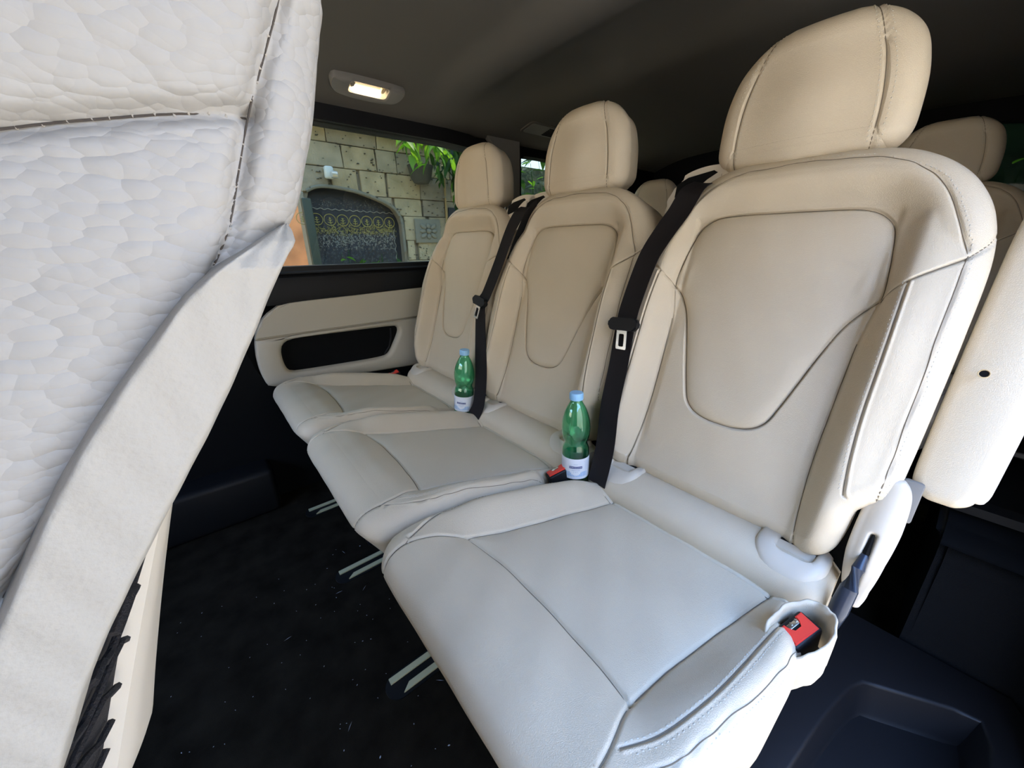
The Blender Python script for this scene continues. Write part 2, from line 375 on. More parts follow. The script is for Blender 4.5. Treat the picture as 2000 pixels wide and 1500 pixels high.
# ------------------------------------------------------------------ the setting: van interior
def ringpanel(bm, outer, inner, mapf, d0, d1):
    """Flat panel with a hole, given thickness; outer and inner are sampled at matching angles."""
    n = len(inner)
    O0 = [bm.verts.new(mapf(x, y, d0)) for x, y in outer]; I0 = [bm.verts.new(mapf(x, y, d0)) for x, y in inner]
    O1 = [bm.verts.new(mapf(x, y, d1)) for x, y in outer]; I1 = [bm.verts.new(mapf(x, y, d1)) for x, y in inner]
    for i in range(n):
        j = (i+1) % n
        bm.faces.new((O0[i], O0[j], I0[j], I0[i])); bm.faces.new((O1[i], I1[i], I1[j], O1[j]))
        bm.faces.new((I0[i], I0[j], I1[j], I1[i])); bm.faces.new((O0[i], O1[i], O1[j], O0[j]))
def matched(poly, cx, cy, n=64, w=0, h=0, x0=None, x1=None, y0=None, y1=None):
    """n points of a polygon and of a rectangle, both hit by the same rays from (cx, cy)."""
    P = np.array(poly); a_in, a_out = [], []
    for k in range(n):
        t = 2*math.pi*k/n; d = np.array([math.cos(t), math.sin(t)]); best = None
        for i in range(len(P)):
            a = P[i]-np.array([cx, cy]); b = P[(i+1) % len(P)]-P[i]; den = d[0]*(-b[1])+d[1]*b[0]
            if abs(den) < 1e-12: continue

            det = -d[0]*b[1]+d[1]*b[0]
            l = (-a[0]*b[1]+a[1]*b[0])/det; q = (d[0]*a[1]-d[1]*a[0])/det
            if l > 0 and -1e-9 <= q <= 1+1e-9: best = l if best is None else min(best, l)
        a_in.append((cx+d[0]*best, cy+d[1]*best))
        lx = ((x1-cx)/d[0] if d[0] > 0 else (x0-cx)/d[0]) if abs(d[0]) > 1e-9 else 1e9
        ly = ((y1-cy)/d[1] if d[1] > 0 else (y0-cy)/d[1]) if abs(d[1]) > 1e-9 else 1e9
        l = min(lx, ly); a_out.append((cx+d[0]*l, cy+d[1]*l))
    return a_out, a_in
XW = -1.62
mapX = lambda y, z, d: (XW+d, y, z)
# floor
boxo('floor', (-.68, .6, -.02), (1.98, 4.1, .04), M_carp, bev=0, kind='structure')
# wall_left lower, window belt
bm = bmesh.new(); box(bm, (XW-.06, .6, .33), (.10, 4.0, .78), .004); box(bm, (XW-.10, .6, .77), (.10, 4.0, .18), .004)
frombm('wall_left', bm, M_blkm, kind='structure')
bm = bmesh.new()                                    # black belt line trim below the glass
prism(bm, [(XW-.05, .755), (XW+.012, .755), (XW+.020, .80), (XW+.010, .848), (XW-.01, .864), (XW-.05, .868)], lambda x, z, d: (x, d, z), -1.2, 1.34)
frombm('trim_1', bm, M_blk, kind='structure', sharp=25)
bm = bmesh.new(); prism(bm, [(XW-.06, .864), (XW+.004, .864), (XW-.004, .876), (XW-.06, .876)], lambda x, z, d: (x, d, z), -1.2, 1.34)
frombm('trim_2', bm, M_sill, kind='structure')
# window surround with rounded opening
o_, i_ = matched(rrect(.28, 1.125, 1.80, .478, .085), .28, 1.125, 96, x0=-1.2, x1=1.40, y0=.86, y1=1.43)
bm = bmesh.new(); ringpanel(bm, o_, i_, mapX, -.075, .0); frombm('window_1_frame', bm, M_blk, kind='structure', smooth=False)
bpy.data.objects['window_1_frame'].name = 'trim_3'
boxo('window_1', (XW-.055, .28, 1.12), (.005, 1.9, .56), M_gls, bev=0, kind='structure')
# header strip above the window (black weather strip)
bm = bmesh.new(); hp = [(-1.2, 1.415), (.95, 1.415), (1.08, 1.408), (1.16, 1.39), (1.22, 1.35), (1.25, 1.28), (1.255, 1.15), (1.25, .95), (1.21, .95), (1.20, 1.20), (1.19, 1.27), (1.16, 1.33), (1.10, 1.356), (.95, 1.364), (-1.2, 1.364)]
prism(bm, hp, mapX, -.01, .022); frombm('trim_4', bm, M_blk, kind='structure', sharp=30)
# rear quarter pillar and rear quarter window
bm = bmesh.new(); prism(bm, [(1.235, .86), (1.365, .86), (1.365, 1.42), (1.17, 1.42), (1.235, 1.36)], mapX, -.06, .03); frombm('trim_5', bm, M_pil, kind='structure', sharp=30)
o_, i_ = matched(rrect(1.83, 1.15, .92, .44, .06), 1.83, 1.15, 64, x0=1.35, x1=2.62, y0=.86, y1=1.45)
bm = bmesh.new(); ringpanel(bm, o_, i_, mapX, -.06, .0); frombm('wall_left_rear', bm, M_blkm, kind='structure', smooth=False)
boxo('window_2', (XW-.05, 1.86, 1.15), (.005, 1.0, .54), M_gls, bev=0, kind='structure')
# door panel of cream vinyl with its dark pocket
top = [(.13, .47), (.118, .53), (.120, .60), (.135, .665), (.165, .712), (.205, .742), (.26, .760), (.5, .768), (.85, .778), (1.45, .782)]
bot = [(1.45, .41), (.9, .420), (.5, .438), (.26, .452), (.18, .455), (.145, .460)]
outl = spline([(x, y) for x, y in top+bot], .03, True)
seamz = lambda y: .640+.012*(y-.15)
pock = spline([(.235, .498), (.40, .492), (.56, .490), (.605, .500), (.635, .54), (.665, .595), (.660, .618), (.63, .624), (.45, .627), (.27, .628), (.215, .618), (.198, .585), (.200, .53), (.212, .505)], .02, True)
doorp = thing('door_trim_panel', 'cream vinyl trim panel with a dark oblong pocket under the window', 'door panel', (XW, .7, .6))
D = lambda y, z, d: (d, y-.7, z-.6)
def split_poly(poly, keep_top):
    out_ = []; n = len(poly)
    for i in range(n):
        a, b = poly[i], poly[(i+1) % n]; fa, fb = a[1]-seamz(a[0]), b[1]-seamz(b[0])
        if not keep_top: fa, fb = -fa, -fb
        if fa >= 0: out_.append(tuple(a))
        if fa*fb < 0:
            t = fa/(fa-fb); out_.append((a[0]+t*(b[0]-a[0]), a[1]+t*(b[1]-a[1])))
    return out_
upper = split_poly(outl, True); lower = split_poly(outl, False)
bm = bmesh.new(); prism(bm, [(x, y+(.0015 if abs(y-seamz(x)) < .002 else 0)) for x, y in upper], D, -.01, .028)
r_ = bmesh.ops.bevel(bm, geom=[e for e in bm.edges if abs(e.verts[0].co.x-.028) < 1e-5 and abs(e.verts[1].co.x-.028) < 1e-5], offset=.007, segments=3, affect='EDGES')
frombm('upper_panel', bm, M_door, doorp, sharp=50)
# lower half with hole: ray-matched ring
lc = (.42, .56); n_ = 120
P_ = []
o_, i_ = matched(pock, lc[0], lc[1], n_, x0=-9, x1=9, y0=-9, y1=9)
_, l_ = matched(lower, lc[0], lc[1], n_, x0=-9, x1=9, y0=-9, y1=9)
bm = bmesh.new()
def ringrow(pts, d): return [bm.verts.new(D(x, y, d)) for x, y in pts]
def shr(pts, f, c=lc): return [(c[0]+(x-c[0])*f, c[1]+(y-c[1])*f) for x, y in pts]
def off(pts, dd):
    P = np.array(pts); t = np.roll(P, -1, 0)-np.roll(P, 1, 0); n = np.stack([t[:, 1], -t[:, 0]], 1); n /= np.linalg.norm(n, axis=1)[:, None]+1e-12; return [tuple(p) for p in P+n*dd]
rows = [ringrow(l_, -.01), ringrow(l_, .016), ringrow(off(l_, -.003), .022), ringrow(off(l_, -.009), .026), ringrow(off(i_, .014), .026), ringrow(off(i_, .006), .023), ringrow(i_, .015), ringrow(off(i_, -.004), -.02)]
for A, B in zip(rows, rows[1:]):
    for k in range(n_): bm.faces.new((A[k], A[(k+1) % n_], B[(k+1) % n_], B[k]))
frombm('lower_panel', bm, M_door, doorp, sharp=60)
bm = bmesh.new(); prism(bm, off(i_, .002), D, -.012, -.004); frombm('pocket_recess', bm, M_blkm, doorp, smooth=False)
bm = bmesh.new(); tube(bm, [D(.59, .50, .0), D(.615, .53, .002), D(.628, .57, .002), D(.632, .61, 0)], .004); frombm('pocket_rib', bm, M_blk, doorp)
# dark lower trim under the cream panel, step and floor-level box on the far side
bm = bmesh.new(); prism(bm, spline([(-1.2, .0), (1.5, .0), (1.5, .43), (.9, .435), (.4, .45), (.2, .455), (.12, .50), (.09, .60), (.03, .70), (-.1, .75), (-1.2, .76)], .05, True), mapX, -.02, .012)
frombm('trim_6', bm, M_blkm, kind='structure', sharp=40)
boxo('trim_7', (XW+.06, -.30, .09), (.12, .75, .18), M_blk, bev=.02, seg=3, kind='structure')
boxo('baseboard_left', (XW+.03, .9, .05), (.07, 1.3, .10), M_blkm, bev=.01, kind='structure')
# ceiling: curved headliner with a roof bow
nx, ny = 60, 120; vs, fs = [], []
def zc(x, y):
    e = min(x-(-1.66), .30-x); z = 1.515-.115*math.exp(-(max(e, 0)/.24)**1.5)-.0*y
    b = (y-.92)/.085
    z -= .030*math.exp(-b**4)*(1-math.exp(-(max(e, 0)/.30)**3))          # moulded bow across the roof
    z -= .035*float(sst(np.array(y), 1.12, 1.34))*(1-math.exp(-(max(e, 0)/.3)**3))
    return z
for i in range(nx+1):
    for j in range(ny+1):
        x = -1.66+1.96*(.5-.5*math.cos(math.pi*i/nx)); y = -1.5+4.15*j/ny; vs.append((x, y, zc(x, y)))
for i in range(nx):
    for j in range(ny): a = i*(ny+1)+j; fs.append((a, a+1, a+ny+2, a+ny+1))
mesh('ceiling', vs, fs, M_head, kind='structure')
bm = bmesh.new(); box(bm, (-.68, .6, 1.60), (2.1, 4.3, .03)); frombm('roof', bm, M_blkm, kind='structure', smooth=False)
# rear wall with tailgate window
o_, i_ = matched(rrect(-.68, 1.22, 1.45, .34, .06), -.68, 1.22, 64, x0=-1.68, x1=.32, y0=0, y1=1.56)
bm = bmesh.new(); ringpanel(bm, o_, i_, lambda x, z, d: (x, 2.6+d, z), 0, .06); frombm('wall_back', bm, M_blkm, kind='structure', smooth=False)
boxo('window_3', (-.68, 2.64, 1.22), (1.55, .005, .42), glass('privacy_glass', (.10, .12, .09)), bev=0, kind='structure')
# near side wall behind the door opening
bm = bmesh.new(); box(bm, (.33, 1.72, .78), (.06, 1.84, 1.5)); frombm('wall_right', bm, M_blkm, kind='structure', smooth=False)
bm = bmesh.new(); box(bm, (.285, 1.9, .66), (.03, 1.3, .42), .012, 3); frombm('trim_8', bm, M_door, kind='structure')
bm = bmesh.new(); box(bm, (.33, -.82, .78), (.06, 1.36, 1.5)); frombm('wall_right_front', bm, M_blkm, kind='structure', smooth=False)  # unseen van side, its rear edge set to shade the front seat
bm = bmesh.new(); box(bm, (-.68, -1.5, .42), (2.0, .06, .92)); frombm('wall_front', bm, M_blkm, kind='structure', smooth=False)

# near-side sill moulding with step tray, felt-covered wheel housing, side console
def tray():
    t = thing('sill_tray', 'dark navy moulded plastic entrance sill with a deep rectangular tray', 'tray', (.14, .85, .0))
    f = lambda x, y, d: (x-.14, y-.85, d)
    inner = [tuple(p) for p in spline([(.049, .862), (.060, .880), (.080, .892), (.19, .955), (.212, .960), (.222, .945), (.222, .80), (.20, .40), (.18, .33), (.02, .33), (-.012, .36), (-.010, .42), (.022, .72)], .02, True)]
    o_, i_ = matched(inner, .10, .65, 72, x0=-.045, x1=.27, y0=.1, y1=1.06)
    bm = bmesh.new(); rows = [[bm.verts.new(f(x, y, z)) for x, y in P] for P, z in ((o_, 0.0), (o_, .100), (off(i_, .007), .100), (off(i_, .0025), .0985), (i_, .093), (off(i_, -.010), .030), (off(i_, -.016), .022))]
    for A, B in zip(rows, rows[1:]):
        for k in range(72): bm.faces.new((A[k], A[(k+1) % 72], B[(k+1) % 72], B[k]))
    frombm('sill_moulding', bm, M_tray, t, sharp=60)
    bm = bmesh.new(); prism(bm, off(i_, -.012), f, .012, .0225); frombm('tray_floor', bm, M_tray, t, smooth=False)
    bm = bmesh.new(); prism(bm, spline([(.10, .70), (.13, .74), (.17, .76), (.175, .60), (.15, .42), (.06, .42), (.07, .60)], .02, True), f, .020, .034)
    frombm('raised_step', bm, M_tray, t, sharp=40)
tray()
t = thing('wheel_housing', 'black felt covered wheel housing behind the tray, with a recessed cup shelf on top', 'housing', (.15, 1.45, 0))
bm = bmesh.new()
prism(bm, [(1.07, 0), (1.075, .10), (1.12, .30), (1.15, .335), (2.0, .36), (2.0, 0)], lambda y, z, d: (d-.15, y-1.45, z), .090, .30)
bmesh.ops.bevel(bm, geom=bm.edges[:], offset=.012, segments=3, affect='EDGES'); frombm('housing_body', bm, M_spk, t, sharp=50)
bm = bmesh.new(); prism(bm, [(1.10, .34), (1.16, .37), (1.95, .40), (1.95, .34)], lambda y, z, d: (d-.15, y-1.45, z), .075, .30)
bmesh.ops.bevel(bm, geom=bm.edges[:], offset=.012, segments=3, affect='EDGES'); frombm('console_top', bm, M_blk, t, sharp=50)
bm = bmesh.new(); o_, i_ = matched(rrect(.17, 1.42, .15, .36, .05), .17, 1.42, 48, x0=.07, x1=.29, y0=1.20, y1=1.66)
ringpanel(bm, o_, i_, lambda x, y, d: (x-.15, y-1.45, .385+.035*(y-1.16)+d), .0, .02); frombm('shelf_rim', bm, M_blk, t, sharp=40)
bm = bmesh.new(); box(bm, (.0, .02, .455), (.13, .012, .012), .004, rot=None); frombm('shelf_lip', bm, M_pil, t)
bm = bmesh.new(); 
for k in range(5): box(bm, (-.045+.009*k, .12, .50), (.005, .012, .004), .001, rot=Matrix.Rotation(.5*(k % 3-1), 3, 'Z'))
frombm('socket_marking', bm, M_thread, t)
bm = bmesh.new(); lathe(bm, [(.035, 0), (.04, .02), (.04, .03), (.03, .034)], 24); bmesh.ops.translate(bm, vec=(-.02, .12, .462), verts=bm.verts[:]); frombm('power_socket', bm, M_blk, t)
bm = bmesh.new(); box(bm, (.285, .93, .25), (.035, .10, .9), .015, 3); frombm('trim_9', bm, M_blk, kind='structure')

# ------------------------------------------------------------------ the seats
TH = math.atan(.30); PH = math.atan(.2)
BV = np.array([0, math.sin(TH), math.cos(TH)]); BN = np.array([0, -math.cos(TH), math.sin(TH)])
CV = np.array([0, -math.cos(PH), math.sin(PH)]); CN = np.array([0, math.sin(PH), math.cos(PH)])
EX = np.array([1., 0, 0])
BO = np.array([0, .001, .42])                 # seat origin is at (x, .65, 0)
FB = (BO, EX, BV, BN)
FC = (np.array([0, -.05, .419]), EX, CV, CN)
half_up = [(0, .605), (.08, .604), (.115, .600), (.135, .589), (.147, .571), (.155, .530), (.161, .485), (.161, .464)]
half_lo = [(.161, .464), (.150, .455), (.139, .441), (.125, .415), (.111, .372), (.097, .322), (.083, .275), (.071, .243), (.052, .225), (.025, .217), (0, .216)]
hp_up = spline(half_up, .008); hp_lo = spline(half_lo, .008)
panel_half = np.concatenate([hp_up, hp_lo[1:]])
panel_poly = np.concatenate([panel_half, (panel_half*[-1, 1])[::-1]])
yoke = [(.161, .464), (.168, .476), (.190, .494), (.226, .521), (.243, .536), (.262, .560), (.30, .62)]
crease = [(.160, .462), (.151, .40), (.149, .30), (.149, .20), (.154, .12), (.160, .07), (.168, .0)]
seam2 = [(.184, .488), (.187, .40), (.189, .30), (.194, .23), (.200, .18)]
pip_top = [(0, .674), (.06, .673), (.109, .666), (.150, .648), (.184, .618), (.205, .580), (.220, .545), (.228, .525)]
pip_low = [(.228, .525), (.229, .44), (.232, .34), (.236, .24), (.240, .18)]
bolt_poly = lambda s: np.array([(s*.150, .05), (s*.150, .455), (s*.161, .464), (s*.190, .494), (s*.226, .521), (s*.226, .44), (s*.230, .34), (s*.234, .24), (s*.25, .10), (s*.20, .0)])
def mirl(L): return [(-(x-.006-.020*float(sst(np.array(y), .36, .50))), y) for x, y in L]
def hback(U, V):
    A = np.abs(U)
    ins = inpoly(U, V, panel_poly); d = segdist(U, V, panel_poly)
    h = -.006*(A/.15)**2*(A < .15)
    ring = .030*sst(np.where(ins, 0, d), 0, .050)
    bol = (.050-.012*sst(A, .19, .24))*sst(A, .150, .186)*(1-.45*sst(V, .40, .60))
    top = sst(V, .47, .56)
    H = np.where(ins, 0, np.maximum(bol, ring*top+0*A))
    H = H+h*(V < .60)
    H = H*(1-.35*sst(-V, -.16, -.08))
    H = blur(H, 10)
    H += np.where(ins, .009*(1-np.exp(-d/.010)), 0)
    H += .006*sst(V, .10, .22)*(1-ins)*sst(.149-A, 0, .02)*(1-sst(V, .34, .42))
    H = blur(H, 2)
    # gathered pull at the panel's right notch and light unevenness
    for sx in (1, -1):
        H -= .004*np.exp(-(((U-sx*.150)/.010)**2+((V-.478)/.016)**2))
        H += .0022*np.exp(-(((U-sx*.138)/.007)**2+((V-.485)/.020)**2))
    H -= .0012*np.exp(-(((U-.135)/.02)**2+((V-.628)/.012)**2))*(1 if True else 0)
    H += .0007*np.sin(U*31+V*17)*np.sin(V*23+1)+.0002*np.sin(U*90+V*40)
    return H
out_back = [(.083, .160, .160), (.088, .178, .178), (.10, .187, .187), (.12, .190, .190), (.165, .192, .194), (.19, .204, .208), (.21, .216, .224), (.25, .212, .227), (.35, .212, .228), (.43, .204, .228), (.52, .190, .226), (.57, .178, .216), (.605, .164, .198), (.63, .146, .174), (.648, .122, .144), (.658, .098, .112), (.662, .07, .07)]
seams_b = []
for sg in (1, -1):
    f = (lambda L: L) if sg == 1 else mir
    g_ = (lambda L: L) if sg == 1 else mirl
    seams_b += [(f(yoke), .0038, .0017), (f(crease), .0042, .0020), (f(seam2), .0024, .0014), (g_(pip_low), .0024, .0014)]
seams_b += [(np.concatenate([panel_poly, panel_poly[:1]]), .0048, .0018), (pip_top, .0020, .0018), (mirl(pip_top), .0020, .0018)]
def ridge(L, dx): return [(x+dx*(1 if x >= 0 else -1), y) for x, y in L]
for sg in (1, -1):
    f = (lambda L: L) if sg == 1 else mir
    seams_b += [(f([(x+.0035, y) for x, y in seam2]), -.0014, .0016), ((f if sg == 1 else mirl)([(x+.004, y) for x, y in pip_low]), -.0012, .0016)]

# cushion
cc = lambda V: .011-.12*V
rel = lambda L: [(x+.011-.12*v, v) for x, v in L]
cpan = [(.152, -.01), (.152, .06), (.152, .16), (.153, .26), (.159, .349)]
cx = [(-.159, .349), (-.09, .335), (0, .332), (.09, .338), (.159, .349)]
cfr = [(.159, .349), (.166, .372), (.180, .410), (.186, .445), (.180, .50), (.172, .56), (.168, .62)]
carc = [(.236, -.03), (.240, .04), (.242, .16), (.238, .27), (.226, .345), (.208, .40), (.186, .440)]
cin = [(.196, .09), (.200, .17), (.205, .24), (.206, .30), (.198, .36), (.184, .40)]
crr = [(-.17, .004), (0, .004), (.17, .004)]
def hcush(U, V):
    X = U-cc(V); A = np.abs(X)
    H = .030*sst(A, .148, .218)*(1-.95*sst(V, .28, .42))*(1-.35*sst(-V, -.08, .03))-.006*sst(A, .225, .26)
    H = blur(H, 10)
    d = np.minimum(segdist(U, V, spline(rel(cpan), .01)), segdist(U, V, spline(rel(mir(cpan)), .01)))
    d = np.minimum(d, segdist(U, V, spline(rel(cx), .01)))
    H += .005*(1-np.exp(-d/.013))
    H += .006*sst(V, .33, .40)*(1-sst(V, .42, .46))
    H -= .006*sst(V, .38, .44)
    H += .0012*np.sin(U*23+V*14)*np.sin(V*19+2)+.0006*np.sin(U*70-V*50)
    return blur(H, 2)
out_c = [(-.03, .14, .14), (-.022, .185, .165), (-.005, .200, .172), (.03, .210, .174), (.075, .216, .178), (.10, .218, .196), (.125, .219, .210), (.20, .220, .219), (.28, .219, .219), (.34, .218, .218), (.38, .218, .218), (.405, .216, .216), (.418, .209, .209), (.426, .196, .196), (.430, .175, .175), (.431, .12, .12)]
seams_c = [(rel(crr), .004, .0025), (rel(cx), .0034, .0024)]
for sg in (1, -1):
    f = (lambda L: L) if sg == 1 else mir
    seams_c += [(rel(f(cpan)), .0036, .0025), (rel(f(cfr)), .0034, .0024), (rel(f(carc)), .0022, .0020), (rel(f([(x+.005, y) for x, y in carc])), -.0016, .0018)]
seams_c += [(rel(cin), .0020, .0018), (rel([(x+.004, y) for x, y in cin]), -.0012, .0016)]

# headrest
HV = np.array([0, .03, 1.0]); HV /= np.linalg.norm(HV); HN = np.cross(EX, HV)
HN = np.cross(EX, HV)
FH = (np.array([-.012, .190, 1.160]), EX, HV, HN)
def hhead(U, V):
    return .006*(1+np.cos(math.pi*np.clip(U/.104, -1, 1)))+.002*(1+np.cos(math.pi*np.clip(V/.060, -1, 1)))*np.cos(U*12)**2-.004*sst(V, .02, .082)
out_h = [(-.060, .076), (-.056, .090), (-.047, .099), (-.045, .103), (0, .102), (.03, .097), (.055, .088), (.072, .072), (.081, .055), (.085, .036)]
hs = [(.094, -.14), (.098, -.085), (.0985, -.03), (.095, .01), (.088, .045), (.077, .080), (.064, .12), (.05, .17)]
seams_h = [(hs, .0026, .0022), (mir(hs), .0026, .0022), ([(x+.006, y) for x, y in hs], -.0010, .0015), ([(x-.006, y) for x, y in mir(hs)], -.0010, .0015)]

def make_seat(label, group):
    t = thing('passenger_seat', label, 'seat', (0, .65, 0), group)
    b = Pillow(FB, out_back, hback, seams_b, .030, .125, nu=400, nv=520, backr=.03, rx=.85)
    ay, yy = np.abs(b.fu), b.fv
    yl = spline(yoke, .01); yv = np.interp(ay, yl[:, 0], yl[:, 1])
    inp = inpoly(b.fu, b.fv, panel_poly)
    regs = [('center_panel', inp & b.isg), ('side_bolster', inpoly(b.fu, b.fv, bolt_poly(1)) & b.isg), ('side_bolster', inpoly(b.fu, b.fv, bolt_poly(-1)) & b.isg),
            ('upper_panel', b.isg & (yy > yv) & (yy > .464) & (ay < .235)), ('lumbar_panel', b.isg & (ay < .16) & (yy < .465))]
    body = b.build('backrest', M_lea, regs, t)
    b.seamline([np.concatenate([panel_poly, panel_poly[:1]]), yoke, mir(yoke), crease[1:-1], mir(crease[1:-1]), seam2, mir(seam2), pip_low, mirl(pip_low), pip_top, mirl(pip_top)], body, M_seam)
    off_ = lambda L, d: [(x+d, y) for x, y in L]
    b.stitches([off_(seam2, -.0045), off_(pip_low, .0085), off_(pip_top[2:], .006), mir(off_(seam2, .0070)), mirl(off_(pip_low, .0085)), [(x, y+.006) for x, y in pip_top[0:3]]], body, M_thread)
    c = Pillow(FC, out_c, hcush, seams_c, .046, .145, nu=360, nv=420, backr=.03, center=cc, taper=.010, rx=.50, ty=.11)
    X = c.fu-cc(c.fv); A = np.abs(X); v = c.fv
    fl = spline(cfr, .01); pl = spline(cpan, .01); al = spline(carc, .01)
    pw = np.interp(v, pl[:, 1], pl[:, 0]); fw = np.interp(v, fl[:, 1], fl[:, 0]); aw = np.interp(v, al[:, 1], al[:, 0])
    cxl = spline(cx, .01); cv = np.interp(X, cxl[:, 0], cxl[:, 1])
    regs = [('center_panel', (A < pw) & (v < cv) & (v > .004)), ('front_panel', (A < fw) & (v >= cv)),
            ('side_bolster', (X > pw) & (X < aw) & (v < .445) & (v > .004)), ('side_bolster', (X < -pw) & (-X < aw) & (v < .445) & (v > .004))]
    body = c.build('cushion', M_lea, regs, t)
    c.seamline([rel(crr), rel(cx), rel(cpan), rel(mir(cpan)), rel(cfr), rel(mir(cfr)), rel(carc[1:]), rel(mir(carc[1:])), rel(cin)], body, M_seam)
    c.stitches([rel([(x+.0085, y) for x, y in cin]), rel([(x-.0035, y) for x, y in cin]), rel([(x+.012, y) for x, y in carc[1:5]]), rel(mir([(x-.005, y) for x, y in carc[1:]]))], body, M_thread)
    h = Pillow(FH, out_h, hhead, seams_h, .036, .110, nu=200, nv=200, backr=.04, taper=.010, ease=0)
    hl = spline(hs, .01); hw = np.interp(h.fv, hl[:, 1], hl[:, 0])
    body = h.build('headrest', M_lea, [('front_panel', (np.abs(h.fu) < hw) & (np.abs(h.fv) < .135))], t)
    h.seamline([hs, mir(hs)], body, M_seam)
    h.stitches([off_(hs, -.006), off_(hs, .0105), mir(off_(hs, -.006)), mir(off_(hs, .0105))], body, M_thread)
    for sx in (-.072, .078):
        bm = bmesh.new(); tube(bm, [(sx, .275, 1.15), (sx, .270, 1.09), (sx, .262, 1.03)], .0065, 12); frombm('headrest_pole', bm, M_chr, t)
    # collars
    # rolled rear bolster that fills the gap between cushion and backrest
    pr = []; n = 20
    def rollx(x): return 1.0-.12*max(0, (abs(x-.0)-.19)/.035)**2
    vs, fs = [], []
    xs = np.linspace(-.228, .226, 40); K = 28
    for x in xs:
        e = max(0, (abs(x)-.196)/.034); rad = math.sqrt(max(0.02, 1-min(e, 1)**2*.6))
        for k in range(K):
            a = 2*math.pi*k/K; ry, rz = .062*rad, .052*rad
            vs.append((x, .016+ry*math.copysign(abs(math.cos(a))**.9, math.cos(a)), .425+rz*math.copysign(abs(math.sin(a))**.9, math.sin(a))))
    for i in range(len(xs)-1):
        for k in range(K): fs.append((i*K+k, i*K+(k+1) % K, (i+1)*K+(k+1) % K, (i+1)*K+k))
    fs.append(tuple(range(K))[::1]); fs.append(tuple((len(xs)-1)*K+k for k in range(K))[::-1])
    roll = mesh('rear_roll', vs, fs, M_lea, t, sharp=70)
    for s_ in (1, -1):                       # plastic anchor covers with a scooped opening
        cxp = s_*.165 if s_ > 0 else -.165
        def f(x, y, d, c0=cxp): return (c0+x, .016+y, .425+.054*math.sqrt(max(.05, 1-(min(abs(y), .058)/.0605)**2))+d)
        bm = bmesh.new(); o_ = rrect(0, 0, .098, .105, .040, 8); i_ = rrect(.004, .010, .052, .070, .012, 8)
        nn = len(o_); rows = []
        for P, d in ((off(o_, .001), -.006), (o_, .002), (off(o_, -.004), .006), (off(i_, .008), .0085), (off(i_, .002), .0075), (i_, .004), (off(i_, -.001), -.010)):
            rows.append([bm.verts.new(f(x, y, d)) for x, y in P])
        for A_, B_ in zip(rows, rows[1:]):
            for k in range(nn): bm.faces.new((A_[k], A_[(k+1) % nn], B_[(k+1) % nn], B_[k]))
        ac = frombm('anchor_cover', bm, M_plc, roll, sharp=60)
    for s_ in (1, -1):
        cxp = s_*.167 if s_ > 0 else -.163
        bm = bmesh.new(); vs_ = [(cxp-.027, -.012, .4725), (cxp+.027, -.012, .4725), (cxp+.027, .020, .4800), (cxp-.027, .020, .4800)]
        q = [bm.verts.new(p) for p in vs_]; bm.faces.new(q); q2 = [bm.verts.new((p[0], p[1], p[2]-.004)) for p in vs_]; bm.faces.new(q2[::-1])
        for k in range(4): bm.faces.new((q[k], q2[k], q2[(k+1) % 4], q[(k+1) % 4]))
        frombm('anchor_slot', bm, M_plc, roll, smooth=False)
        bm = bmesh.new(); box(bm, (cxp+.001, .040, .4705), (.050, .034, .014), .003); frombm('anchor_bar', bm, M_blk, roll)
    # base: black pan, runners and floor locks
    bm = bmesh.new(); box(bm, (-.01, -.20, .30), (.40, .36, .06), .015, 3); box(bm, (0, -.16, .17), (.34, .30, .22), .02, 3)
    frombm('seat_pan', bm, M_blkm, t)
    for sx in (-.17, .16):
        bm = bmesh.new(); box(bm, (sx, -.14, .055), (.045, .52, .06), .012, 3); frombm('runner', bm, M_blkm, t)
    bm = bmesh.new(); box(bm, (0, .10, .60), (.38, .03, .70), .02, 3, rot=None); 
    bmesh.ops.rotate(bm, cent=(0, .10, .30), matrix=Matrix.Rotation(-TH, 3, 'X'), verts=bm.verts[:]); bmesh.ops.translate(bm, vec=(0, -.01, 0), verts=bm.verts[:])
    frombm('back_frame', bm, M_blkm, t)
    return t
def copytree(o, parent=None):
    c = o.copy(); COL.objects.link(c)
    if parent is not None: c.parent = parent
    for ch in [x for x in COL.objects if x.parent == o]: copytree(ch, c)
    return c
LABN = 'cream leather seat nearest the camera, with a folded armrest at its right'
LABM = 'middle cream leather seat of the row, a green bottle standing at its right rear'
LABF = 'farthest cream leather seat of the row, next to the side window'
seat_n = make_seat(LABN, 'cream leather seats of the second row')
seat_n.location.x = -.25
rearseats = []
for lab, x, y, z, g in ((LABM, -.74, .65, 0, 'cream leather seats of the second row'), (LABF, -1.23, .65, 0, 'cream leather seats of the second row'),
                     ('third-row seat in shadow behind the nearest seat, headrest at the right edge', -.190, 1.86, .05, 'third-row seats in the dark rear'),
                     ('third-row seat in shadow glimpsed between the middle and nearest headrests', -1.27, 1.86, .0, 'third-row seats in the dark rear')):
    c = copytree(seat_n); c.location = (x, y, z); c['label'] = lab; c['group'] = g

